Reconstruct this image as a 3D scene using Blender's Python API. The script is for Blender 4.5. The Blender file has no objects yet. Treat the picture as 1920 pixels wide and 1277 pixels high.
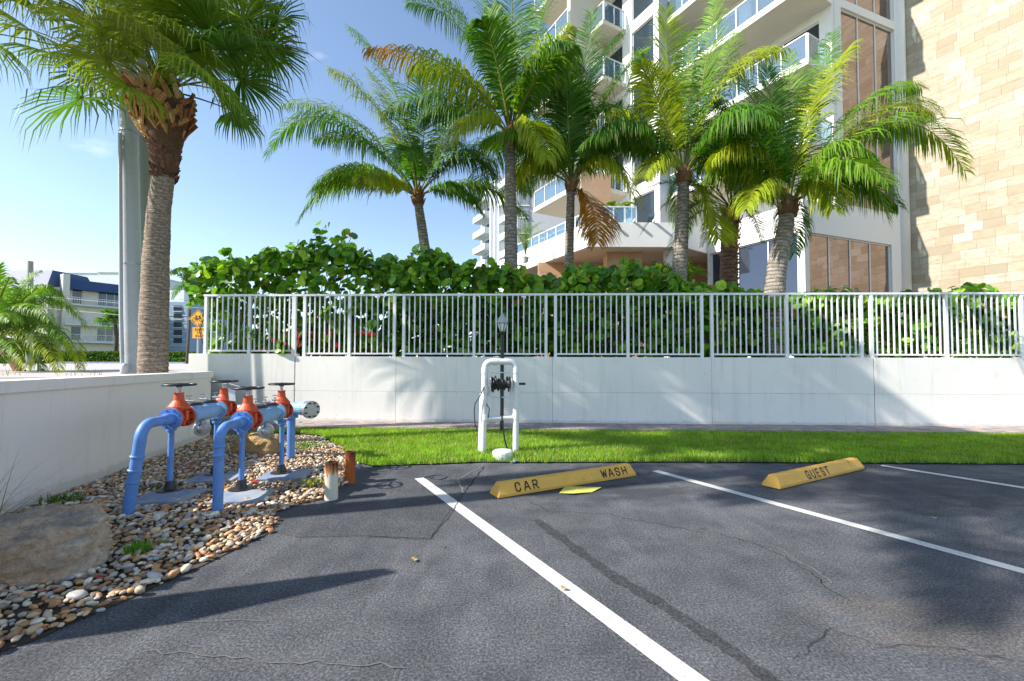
import bpy, math, random
import numpy as np
from mathutils import Vector, Matrix, Euler

random.seed(7); rng = np.random.default_rng(7)
R = math.radians
SC = bpy.context.scene
COL = SC.collection

# ------------------------------------------------------------------ camera
FPX = 830.0; PITCH = 1.8; ROLL = 0.17; SHIFT = 16.5 / 1920
cam_d = bpy.data.cameras.new('camera'); cam = bpy.data.objects.new('camera', cam_d); COL.objects.link(cam)
CAMROT = Matrix.Rotation(R(90 + PITCH), 3, 'X') @ Matrix.Rotation(R(ROLL), 3, 'Z')
CAMPOS = Vector((0, 0, 1.35))
cam.matrix_world = Matrix.Translation(CAMPOS) @ CAMROT.to_4x4()
cam_d.sensor_width = 36; cam_d.lens = FPX / 1920 * 36; cam_d.shift_y = SHIFT
cam_d.clip_start = 0.05; cam_d.clip_end = 3000
SC.camera = cam

# ------------------------------------------------------------------ world, sun, exposure
SUN_AZ = 17.0; SUN_EL = 38.0      # the light travels towards +X turned SUN_AZ degrees to +Y
world = bpy.data.worlds.new('World'); SC.world = world; world.use_nodes = True
wt = world.node_tree; wt.nodes.clear()
def wn(t, **k):
    n = wt.nodes.new(t)
    for a, b in k.items(): setattr(n, a, b)
    return n
sky = wn('ShaderNodeTexSky', sky_type='NISHITA'); sky.sun_disc = False
to_sun = Vector((-math.cos(R(SUN_AZ)), -math.sin(R(SUN_AZ)), 0))
sky.sun_elevation = R(SUN_EL); sky.sun_rotation = math.atan2(to_sun.x, to_sun.y)
sky.air_density = 1.0; sky.dust_density = 0.35; sky.ozone_density = 0.8; sky.altitude = 0
bg = wn('ShaderNodeBackground'); bg.inputs['Strength'].default_value = 0.135
wo = wn('ShaderNodeOutputWorld')
# faint clouds
tc = wn('ShaderNodeTexCoord'); mp = wn('ShaderNodeMapping'); mp.inputs['Scale'].default_value = (1.0, 1.0, 2.6); mp.inputs['Location'].default_value = (.31, .12, .0)
nz = wn('ShaderNodeTexNoise'); nz.inputs['Scale'].default_value = 5.5; nz.inputs['Detail'].default_value = 7; nz.inputs['Roughness'].default_value = 0.55
rp = wn('ShaderNodeValToRGB'); rp.color_ramp.elements[0].position = 0.63; rp.color_ramp.elements[1].position = 0.80
rp.color_ramp.elements[0].color = (0, 0, 0, 1); rp.color_ramp.elements[1].color = (0.32, 0.32, 0.32, 1)
mx = wn('ShaderNodeMix', data_type='RGBA'); mx.inputs['B'].default_value = (7.6, 7.4, 7.5, 1)
wt.links.new(tc.outputs['Generated'], mp.inputs['Vector']); wt.links.new(mp.outputs[0], nz.inputs['Vector'])
wt.links.new(nz.outputs['Fac'], rp.inputs['Fac']); wt.links.new(rp.outputs['Color'], mx.inputs['Factor'])
wt.links.new(sky.outputs[0], mx.inputs['A']); wt.links.new(mx.outputs['Result'], bg.inputs['Color'])
wt.links.new(bg.outputs[0], wo.inputs[0])
sun_d = bpy.data.lights.new('sun', 'SUN'); sun = bpy.data.objects.new('sun', sun_d); COL.objects.link(sun)
sun_d.energy = 4.5; sun_d.angle = R(0.53); sun_d.color = (1.0, 0.95, 0.87)
travel = Vector((math.cos(R(SUN_AZ)) * math.cos(R(SUN_EL)), math.sin(R(SUN_AZ)) * math.cos(R(SUN_EL)), -math.sin(R(SUN_EL))))
sun.rotation_euler = travel.to_track_quat('-Z', 'Y').to_euler(); sun.location = (-20, -10, 30)
SC.view_settings.view_transform = 'Standard'; SC.view_settings.look = 'None'
SC.view_settings.gamma = 1.0; SC.view_settings.use_curve_mapping = False
SC.view_settings.exposure = 0.92
SC.render.engine = 'CYCLES'
SC.cycles.max_bounces = 8; SC.cycles.transparent_max_bounces = 12

# ------------------------------------------------------------------ survey: photograph pixel (1920 wide) -> place at a distance
def ray(px, py):
    d = Vector(((px - 960) / FPX, (638.5 - py + SHIFT * 1920) / FPX, -1.0))
    return CAMROT @ d
def P(px, py, Y):
    d = ray(px, py); return CAMPOS + d * (Y / d.y)
def G(px, py, z=0.0):
    d = ray(px, py); return CAMPOS + d * ((z - CAMPOS.z) / d.z)
V = Vector
Z = V((0, 0, 1))

# ------------------------------------------------------------------ materials
def newmat(name):
    m = bpy.data.materials.new(name); m.use_nodes = True
    nt = m.node_tree; b = nt.nodes['Principled BSDF']
    return m, nt, b
def N(nt, t, **k):
    n = nt.nodes.new(t)
    for a, v in k.items():
        if a in n.inputs: n.inputs[a].default_value = v
        else: setattr(n, a, v)
    return n
def pos(nt):
    return N(nt, 'ShaderNodeNewGeometry').outputs['Position']
def noise(nt, vec, scale, detail=4, rough=0.55):
    n = N(nt, 'ShaderNodeTexNoise'); n.inputs['Scale'].default_value = scale; n.inputs['Detail'].default_value = detail
    n.inputs['Roughness'].default_value = rough; nt.links.new(vec, n.inputs['Vector']); return n.outputs['Fac']
def ramp(nt, fac, stops):
    r = N(nt, 'ShaderNodeValToRGB'); els = r.color_ramp.elements
    while len(els) < len(stops): els.new(0.5)
    for e, (p, c) in zip(els, stops):
        e.position = p; e.color = (c[0], c[1], c[2], 1) if not isinstance(c, float) else (c, c, c, 1)
    nt.links.new(fac, r.inputs['Fac']); return r.outputs['Color']
def mixc(nt, fac, a, b, mode='MIX'):
    m = N(nt, 'ShaderNodeMix', data_type='RGBA', blend_type=mode)
    for s, v in (('Factor', fac), ('A', a), ('B', b)):
        if hasattr(v, 'links') or hasattr(v, 'is_output'): nt.links.new(v, m.inputs[s])
        elif isinstance(v, (int, float)): m.inputs[s].default_value = v
        else: m.inputs[s].default_value = (*v[:3], 1)
    return m.outputs['Result']
def bump(nt, b, h, strength, dist=0.01):
    n = N(nt, 'ShaderNodeBump'); n.inputs['Strength'].default_value = strength; n.inputs['Distance'].default_value = dist
    nt.links.new(h, n.inputs['Height']); nt.links.new(n.outputs[0], b.inputs['Normal'])
def mat(name, c, rough=0.6, var=0.15, scale=3.0, fine=40.0, bmp=0.15, dirt=None, dirt_scale=1.2, dirt_lo=0.55, dirt_hi=0.75, metal=0.0, spec=0.5, bd=0.01):
    m, nt, b = newmat(name); p = pos(nt)
    a = tuple(max(0, x * (1 - var)) for x in c); d = tuple(min(1, x * (1 + var)) for x in c)
    n1 = noise(nt, p, scale, 5); n2 = noise(nt, p, fine, 3)
    col = ramp(nt, n1, [(0.3, a), (0.7, d)])
    col = mixc(nt, 0.35, col, ramp(nt, n2, [(0.3, tuple(x * .8 for x in a)), (0.7, d)]))
    if dirt is not None:
        nd = noise(nt, p, dirt_scale, 8, 0.65)
        col = mixc(nt, ramp(nt, nd, [(dirt_lo, 0.0), (dirt_hi, 0.85)]), col, dirt)
    nt.links.new(col, b.inputs['Base Color'])
    b.inputs['Roughness'].default_value = rough; b.inputs['Metallic'].default_value = metal
    b.inputs['Specular IOR Level'].default_value = spec
    if bmp: bump(nt, b, n2, bmp, bd)
    return m
M = {}
M['white_paint'] = mat('white_paint', (0.80, 0.80, 0.79), 0.55, .03, 1.5, 30, .15, (0.5, .48, .44), 1.4, .62, .9)
M['fence_white'] = mat('fence_white', (0.82, 0.83, 0.83), 0.4, .04, 3, 60, .05)
M['stucco'] = mat('stucco', (0.80, 0.79, 0.76), 0.8, .03, 0.6, 60, .3, (0.55, .53, .50), .5, .66, .95)
M['soffit'] = mat('soffit', (0.68, 0.62, 0.51), 0.85, .05, 0.5, 50, .2)
M['grey_stucco'] = mat('grey_stucco', (0.50, 0.52, 0.55), 0.8, .04, 0.5, 60, .2)
M['peach'] = mat('peach', (0.60, 0.36, 0.22), 0.8, .08, 0.7, 50, .2, (0.66, .52, .40), .4, .5, .7)
M['frame'] = mat('frame', (0.75, 0.75, 0.74), 0.4, .02, 2, 30, .02)
M['cream'] = mat('cream', (0.78, 0.70, 0.62), 0.8, .06, .2, 3, .1)
M['blue_roof'] = mat('blue_roof', (0.035, 0.07, 0.16), 0.6, .15, .3, 4, .3)
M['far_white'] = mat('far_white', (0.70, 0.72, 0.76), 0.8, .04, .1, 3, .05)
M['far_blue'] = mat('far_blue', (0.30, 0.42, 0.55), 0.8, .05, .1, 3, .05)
M['dark'] = mat('dark', (0.02, 0.02, 0.022), 0.45, .2, 5, 40, .1)
M['black_iron'] = mat('black_iron', (0.018, 0.018, 0.02), 0.35, .3, 8, 80, .25)
M['steel'] = mat('steel', (0.42, 0.43, 0.44), 0.38, .12, 6, 60, .1, (0.12, .09, .07), 9, .6, .75, metal=.7)
M['pole'] = mat('pole', (0.42, 0.45, 0.48), 0.5, .06, 1.5, 30, .1, (0.3, .3, .28), 1.5, .6, .8)
M['pole_green'] = mat('pole_green', (0.27, 0.29, 0.24), 0.7, .1, 1.5, 30, .15)
M['orange'] = mat('orange', (0.62, 0.085, 0.02), 0.5, .16, 9, 60, .2, (0.26, .035, .018), 10, .57, .72, bd=.004)
M['blue_pipe'] = mat('blue_pipe', (0.12, 0.27, 0.62), 0.5, .14, 7, 60, .2, (0.11, .13, .17), 9, .60, .72, bd=.004)
M['blue_body'] = mat('blue_body', (0.25, 0.46, 0.72), 0.55, .14, 7, 60, .2, (0.24, .34, .34), 8, .55, .68, bd=.004)
M['pvc'] = mat('pvc', (0.78, 0.78, 0.75), 0.4, .04, 6, 50, .05, (0.4, .36, .3), 8, .64, .8)
M['hose'] = mat('hose', (0.012, 0.013, 0.014), 0.35, .2, 20, 90, .1)
M['concrete'] = mat('concrete', (0.34, 0.36, 0.38), 0.85, .12, 5, 60, .4, (0.16, .24, .42), 3, .45, .6)
M['boulder'] = None
M['yellow_paint'] = mat('yellow_paint', (0.80, 0.44, 0.075), 0.65, .1, 7, 90, .5, (0.36, .22, .08), 9, .60, .74, bd=.006)
M['stencil'] = mat('stencil', (0.02, 0.018, 0.015), 0.7, .2, 40, 90, .1, (0.3, .18, .05), 40, .62, .7)
M['sign_yellow'] = mat('sign_yellow', (0.85, 0.40, 0.02), 0.4, .04, 3, 20, 0)
M['paper'] = mat('paper', (0.58, 0.55, 0.10), 0.8, .08, 30, 90, .2)
M['red_leaf'] = mat('red_leaf', (0.45, 0.03, 0.02), 0.5, .2, 30, 90, .1)
M['tan_leaf'] = mat('tan_leaf', (0.5, 0.33, 0.12), 0.6, .2, 30, 90, .1)
M['car_red'] = mat('car_red', (0.45, 0.01, 0.02), 0.2, .03, 2, 20, 0)
M['rubber'] = mat('rubber', (0.02, 0.02, 0.02), 0.8, .2, 5, 60, .2)
M['bark_dark'] = mat('bark_dark', (0.10, 0.075, 0.06), 0.9, .35, 6, 50, .5)
M['soil'] = mat('soil', (0.07, 0.05, 0.035), 0.95, .4, 3, 40, .5)
M['twig'] = mat('twig', (0.16, 0.11, 0.075), 0.9, .3, 12, 60, .4)
M['brown_frame'] = mat('brown_frame', (0.12, 0.09, 0.07), 0.5, .2, 6, 50, 0)
M['blind'] = mat('blind', (0.35, 0.40, 0.45), 0.5, .2, 1, 12, 0)

def glassmat(name, base, metal, rough=0.03, wav=0.0):
    m, nt, b = newmat(name)
    b.inputs['Base Color'].default_value = (*base, 1); b.inputs['Metallic'].default_value = metal
    b.inputs['Roughness'].default_value = rough; b.inputs['IOR'].default_value = 1.6
    if wav: bump(nt, b, noise(nt, pos(nt), 0.8, 1), wav, 0.02)
    return m
M['window_glass'] = glassmat('window_glass', (0.30, 0.235, 0.22), 0.85, 0.02, .06)
M['dark_glass'] = glassmat('dark_glass', (0.05, 0.07, 0.09), 0.4, 0.04)
M['blue_glass'] = glassmat('blue_glass', (0.07, 0.085, 0.12), 0.6, 0.03, .1)
M['far_glass'] = glassmat('far_glass', (0.08, 0.10, 0.12), 0.3, 0.1)
m, nt, b = newmat('balcony_glass')
nt.nodes.remove(b); tr = N(nt, 'ShaderNodeBsdfTransparent'); tr.inputs[0].default_value = (0.55, 0.68, 0.74, 1)
gl = N(nt, 'ShaderNodeBsdfGlossy'); gl.inputs['Roughness'].default_value = 0.03; gl.inputs['Color'].default_value = (.8, .9, 1, 1)
df = N(nt, 'ShaderNodeBsdfDiffuse'); df.inputs[0].default_value = (.45, .6, .68, 1)
ms = N(nt, 'ShaderNodeMixShader'); ms.inputs[0].default_value = 0.2; ms2 = N(nt, 'ShaderNodeMixShader'); ms2.inputs[0].default_value = 0.10
nt.links.new(tr.outputs[0], ms.inputs[1]); nt.links.new(gl.outputs[0], ms.inputs[2]); nt.links.new(ms.outputs[0], ms2.inputs[1])
nt.links.new(df.outputs[0], ms2.inputs[2]); nt.links.new(ms2.outputs[0], nt.nodes['Material Output'].inputs[0]); M['balcony_glass'] = m

# retaining wall paint: white, hairline stains, bug holes
def wallpaint(name, c):
    m, nt, b = newmat(name); p = pos(nt)
    col = ramp(nt, noise(nt, p, .9, 6), [(.3, tuple(x * .93 for x in c)), (.7, c)])
    mpn = N(nt, 'ShaderNodeMapping'); mpn.inputs['Scale'].default_value = (3, 3, .25); nt.links.new(p, mpn.inputs[0])
    col = mixc(nt, ramp(nt, noise(nt, mpn.outputs[0], 2.2, 6, .7), [(.52, 0.0), (.8, .4)]), col, (.48, .44, .39))
    vo = N(nt, 'ShaderNodeTexVoronoi'); vo.inputs['Scale'].default_value = 5.5; nt.links.new(p, vo.inputs['Vector'])
    hole = ramp(nt, vo.outputs['Distance'], [(.03, 1.0), (.055, 0.0)])
    gate = ramp(nt, noise(nt, p, 3.5, 3), [(.52, 0.0), (.58, 1.0)])
    k = mixc(nt, 1.0, hole, gate, 'MULTIPLY')
    col = mixc(nt, k, col, (.25, .22, .2))
    sp = N(nt, 'ShaderNodeSeparateXYZ'); nt.links.new(p, sp.inputs[0])
    dz_ = N(nt, 'ShaderNodeMath', operation='MULTIPLY_ADD'); nt.links.new(noise(nt, p, 7, 7, .75), dz_.inputs[0]); dz_.inputs[1].default_value = -.20; nt.links.new(sp.outputs['Z'], dz_.inputs[2])
    col = mixc(nt, ramp(nt, dz_.outputs[0], [(-0.0, .38), (.035, 0.0)]), col, (.42, .38, .30))
    col = mixc(nt, ramp(nt, noise(nt, p, 2.1, 8, .7), [(.6, 0.0), (.7, .22)]), col, (.62, .58, .52))
    nt.links.new(col, b.inputs['Base Color']); b.inputs['Roughness'].default_value = .75
    bump(nt, b, noise(nt, p, 22, 5), .35, .010); return m
M['wall_paint'] = wallpaint('wall_paint', (0.88, 0.84, 0.78))
M['low_wall_paint'] = wallpaint('low_wall_paint', (0.84, 0.80, 0.745))

# asphalt
def asphalt(name, c1, c2, c3):
    m, nt, b = newmat(name); p = pos(nt)
    big = noise(nt, p, .55, 7, .6); mid = noise(nt, p, 3.0, 6, .6); fine = noise(nt, p, 75, 3, .65); grit = noise(nt, p, 230, 2, .7)
    col = ramp(nt, big, [(.35, c1), (.52, c2), (.68, c3)])
    col = mixc(nt, .55, col, ramp(nt, mid, [(.35, c1), (.65, c3)]))
    st = N(nt, 'ShaderNodeMapping'); st.inputs['Rotation'].default_value = (0, 0, R(29)); st.inputs['Scale'].default_value = (3.0, .5, 1)
    nt.links.new(p, st.inputs[0])
    col = mixc(nt, ramp(nt, noise(nt, st.outputs[0], .9, 7, .7), [(.52, 0.0), (.75, .45)]), col, tuple(x * 1.5 for x in c3))
    col = mixc(nt, ramp(nt, noise(nt, p, .9, 4, .6), [(.62, 0.0), (.76, .35)]), col, (.11, .085, .065))
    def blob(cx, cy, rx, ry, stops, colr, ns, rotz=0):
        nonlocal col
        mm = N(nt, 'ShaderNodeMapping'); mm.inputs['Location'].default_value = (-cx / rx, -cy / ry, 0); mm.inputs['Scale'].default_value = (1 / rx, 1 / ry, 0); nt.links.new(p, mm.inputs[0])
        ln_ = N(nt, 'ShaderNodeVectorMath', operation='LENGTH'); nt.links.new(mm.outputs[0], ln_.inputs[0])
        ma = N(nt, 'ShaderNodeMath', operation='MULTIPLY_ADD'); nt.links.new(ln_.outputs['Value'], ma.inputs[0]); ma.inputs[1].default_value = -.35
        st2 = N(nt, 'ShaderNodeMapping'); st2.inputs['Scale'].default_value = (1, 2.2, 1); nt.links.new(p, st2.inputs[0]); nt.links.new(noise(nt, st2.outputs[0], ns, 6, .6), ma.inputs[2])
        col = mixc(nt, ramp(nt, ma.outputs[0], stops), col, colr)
    vo = N(nt, 'ShaderNodeTexVoronoi'); vo.inputs['Scale'].default_value = 1.7; nt.links.new(p, vo.inputs['Vector'])
    dd_ = N(nt, 'ShaderNodeMath', operation='MULTIPLY_ADD'); nt.links.new(noise(nt, p, 30, 3), dd_.inputs[0]); dd_.inputs[1].default_value = .07; nt.links.new(vo.outputs['Distance'], dd_.inputs[2])
    col = mixc(nt, ramp(nt, dd_.outputs[0], [(.065, .55), (.09, 0.0)]), col, (.03, .03, .032))
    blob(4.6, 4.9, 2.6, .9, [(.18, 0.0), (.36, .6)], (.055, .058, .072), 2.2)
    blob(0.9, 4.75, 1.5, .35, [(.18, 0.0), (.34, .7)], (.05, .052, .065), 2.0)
    blob(2.25, 2.35, .75, .35, [(.16, 0.0), (.38, .42)], (.20, .17, .14), 2.6)
    blob(4.8, 3.7, 2.0, .5, [(.16, 0.0), (.36, .55)], (.26, .25, .24), 1.6)
    col = mixc(nt, .75, col, ramp(nt, fine, [(.34, 0.22), (.5, .9), (.68, 2.1)]), 'MULTIPLY')
    col = mixc(nt, ramp(nt, grit, [(.60, 0.0), (.72, .5)]), col, (.30, .30, .32))
    nt.links.new(col, b.inputs['Base Color']); b.inputs['Roughness'].default_value = .82
    b.inputs['Specular IOR Level'].default_value = .35
    add = N(nt, 'ShaderNodeMath', operation='ADD'); nt.links.new(fine, add.inputs[0]); nt.links.new(grit, add.inputs[1])
    bump(nt, b, add.outputs[0], 1.0, .011); return m
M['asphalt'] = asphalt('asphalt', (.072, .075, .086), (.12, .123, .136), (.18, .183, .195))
M['asphalt_patch'] = asphalt('asphalt_patch', (.065, .068, .078), (.095, .098, .11), (.13, .133, .145))
M['seal'] = asphalt('seal', (.045, .047, .053), (.06, .062, .07), (.08, .083, .09))
m, nt, b = newmat('stripe_paint'); p = pos(nt)
col = ramp(nt, noise(nt, p, 8, 6), [(.3, (.54, .53, .50)), (.7, (.66, .65, .62))])
col = mixc(nt, ramp(nt, noise(nt, p, 45, 6, .8), [(.56, 0.0), (.66, .85)]), col, (.16, .155, .15))
nt.links.new(col, b.inputs['Base Color']); b.inputs['Roughness'].default_value = .7; bump(nt, b, noise(nt, p, 120, 3), .6, .004); M['stripe_paint'] = m
M['road'] = mat('road', (0.46, 0.42, 0.40), 0.9, .06, .5, 30, .1)
M['crack'] = mat('crack', (0.16, 0.155, 0.15), 0.9, .3, 30, 90, 0)
M['crack_dark'] = mat('crack_dark', (0.015, 0.015, 0.016), 0.9, .3, 30, 90, 0)

# rust pipe
def rustmat(name, c, rust, lo, hi):
    m, nt, b = newmat(name); p = pos(nt)
    mpn = N(nt, 'ShaderNodeMapping'); mpn.inputs['Scale'].default_value = (9, 9, 2); nt.links.new(p, mpn.inputs[0])
    sep = N(nt, 'ShaderNodeSeparateXYZ'); nt.links.new(p, sep.inputs[0])
    mr = N(nt, 'ShaderNodeMapRange'); mr.inputs['From Min'].default_value = .22; mr.inputs['From Max'].default_value = .37
    mr.inputs['To Min'].default_value = 0; mr.inputs['To Max'].default_value = .42; nt.links.new(sep.outputs['Z'], mr.inputs['Value'])
    ad = N(nt, 'ShaderNodeMath', operation='ADD'); nt.links.new(noise(nt, mpn.outputs[0], 2.5, 6, .7), ad.inputs[0]); nt.links.new(mr.outputs[0], ad.inputs[1])
    col = mixc(nt, ramp(nt, ad.outputs[0], [(lo, 0.0), (hi, 1.0)]), c, rust)
    col = mixc(nt, ramp(nt, ad.outputs[0], [(hi, 0.0), (hi + .18, 1.0)]), col, (.05, .012, .006))
    nt.links.new(col, b.inputs['Base Color']); b.inputs['Roughness'].default_value = .75; bump(nt, b, noise(nt, p, 60, 4), .4, .004); return m
M['rust_white'] = rustmat('rust_white', (.66, .60, .48), (.45, .16, .03), .58, .72)
M['rust_red'] = rustmat('rust_red', (.40, .10, .015), (.22, .045, .01), .5, .8)

# boulder
def rockmat(name, light, warm, dark):
    m, nt, b = newmat(name); p = pos(nt)
    col = ramp(nt, noise(nt, p, 2.2, 8, .65), [(.3, warm), (.55, light), (.7, tuple(x * 1.15 for x in light))])
    g = N(nt, 'ShaderNodeNewGeometry'); sep = N(nt, 'ShaderNodeSeparateXYZ'); nt.links.new(g.outputs['Normal'], sep.inputs[0])
    up = N(nt, 'ShaderNodeMath', operation='MULTIPLY_ADD'); nt.links.new(sep.outputs['Z'], up.inputs[0]); up.inputs[1].default_value = .32
    nt.links.new(noise(nt, p, 5, 9, .7), up.inputs[2])
    col = mixc(nt, ramp(nt, up.outputs[0], [(.68, 0.0), (.92, .75)]), col, dark)
    col = mixc(nt, .6, col, ramp(nt, noise(nt, p, 28, 9, .8), [(.32, .3), (.62, 1.35)]), 'MULTIPLY')
    nt.links.new(col, b.inputs['Base Color']); b.inputs['Roughness'].default_value = .9
    bump(nt, b, noise(nt, p, 12, 10, .75), .9, .07); return m
M['boulder'] = rockmat('boulder', (.70, .56, .42), (.66, .38, .20), (.22, .205, .19))
M['tan_rock'] = rockmat('tan_rock', (.55, .36, .16), (.50, .28, .10), (.40, .28, .15))

# travertine: per-block tone by object colour / colour attribute
def stonemat(name, use_attr):
    m, nt, b = newmat(name); p = pos(nt)
    if use_attr:
        a = N(nt, 'ShaderNodeAttribute', attribute_name='Col'); base = a.outputs['Color']
    else:
        a = N(nt, 'ShaderNodeObjectInfo'); base = a.outputs['Color']
    mpn = N(nt, 'ShaderNodeMapping'); mpn.inputs['Scale'].default_value = (1, 1, 3.0); nt.links.new(p, mpn.inputs[0])
    col = mixc(nt, ramp(nt, noise(nt, mpn.outputs[0], 2.4, 8, .7), [(.46, 0.0), (.66, .7)]), base, (.36, .25, .15))
    col = mixc(nt, ramp(nt, noise(nt, p, 17, 7, .75), [(.57, 0.0), (.68, .6)]), col, (.30, .21, .12))
    nt.links.new(col, b.inputs['Base Color']); b.inputs['Roughness'].default_value = .75; bump(nt, b, noise(nt, p, 30, 4), .25, .01); return m
M['travertine'] = stonemat('travertine', False); M['travertine_stuff'] = stonemat('travertine_stuff', True)
M['mortar'] = mat('mortar', (0.42, 0.33, 0.23), 0.9, .1, 3, 50, .2)

def attrmat(name, rough=.6, trans=0.0, obj=False, spec=.4, nscale=8, nvar=.35, tboost=(1.5, 1.6, .6)):
    m, nt, b = newmat(name); p = pos(nt)
    base = (N(nt, 'ShaderNodeObjectInfo').outputs['Color'] if obj else N(nt, 'ShaderNodeAttribute', attribute_name='Col').outputs['Color'])
    col = mixc(nt, 1.0, base, ramp(nt, noise(nt, p, nscale, 4), [(.3, 1 - nvar), (.7, 1 + nvar)]), 'MULTIPLY')
    nt.links.new(col, b.inputs['Base Color']); b.inputs['Roughness'].default_value = rough; b.inputs['Specular IOR Level'].default_value = spec
    if trans:
        t = N(nt, 'ShaderNodeBsdfTranslucent'); nt.links.new(mixc(nt, 1.0, col, tboost, 'MULTIPLY'), t.inputs['Color'])
        ms = N(nt, 'ShaderNodeMixShader'); ms.inputs[0].default_value = trans
        nt.links.new(b.outputs[0], ms.inputs[1]); nt.links.new(t.outputs[0], ms.inputs[2])
        nt.links.new(ms.outputs[0], nt.nodes['Material Output'].inputs[0])
    return m
M['pebble'] = attrmat('pebble', .55, 0, True, .4, 30, .25); M['pebble_stuff'] = attrmat('pebble_stuff', .55, 0, False, .4, 30, .25)
M['frond'] = attrmat('frond', .5, .34, False, .28, 3, .2)
M['grape'] = attrmat('grape', .38, .3, False, .5, 14, .25); M['grape_obj'] = attrmat('grape_obj', .38, .3, True, .5, 14, .25)
M['grass'] = attrmat('grass', .5, .4, False, .35, 3, .25)
M['trunk'] = attrmat('trunk', .9, 0, False, .2, 25, .4)
M['boot'] = attrmat('boot', .85, 0, False, .2, 25, .35)
M['lawn'] = mat('lawn', (0.06, 0.11, 0.015), 0.9, .3, .8, 30, .4)
M['paver'] = attrmat('paver', .85, 0, True, .3, 25, .2)

# ------------------------------------------------------------------ object helpers
def link(name, me, mats, parent=None, loc=None):
    o = bpy.data.objects.new(name, me); COL.objects.link(o)
    if me is not None and mats is not None and not me.materials:
        for mm in (mats if isinstance(mats, (list, tuple)) else [mats]): me.materials.append(mm)
    if parent: o.parent = parent
    if loc is not None: o.location = loc
    return o
def tag(o, label=None, cat=None, group=None, kind=None):
    if label: o['label'] = label
    if cat: o['category'] = cat
    if group: o['group'] = group
    if kind: o['kind'] = kind
    return o
def empty(name, loc, label=None, cat=None, group=None):
    o = bpy.data.objects.new(name, None); COL.objects.link(o); o.location = loc; o.empty_display_size = .1
    return tag(o, label, cat, group)
def rootloc(o):
    l = V((0, 0, 0))
    while o is not None: l += V(o.location); o = o.parent
    return l

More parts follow.
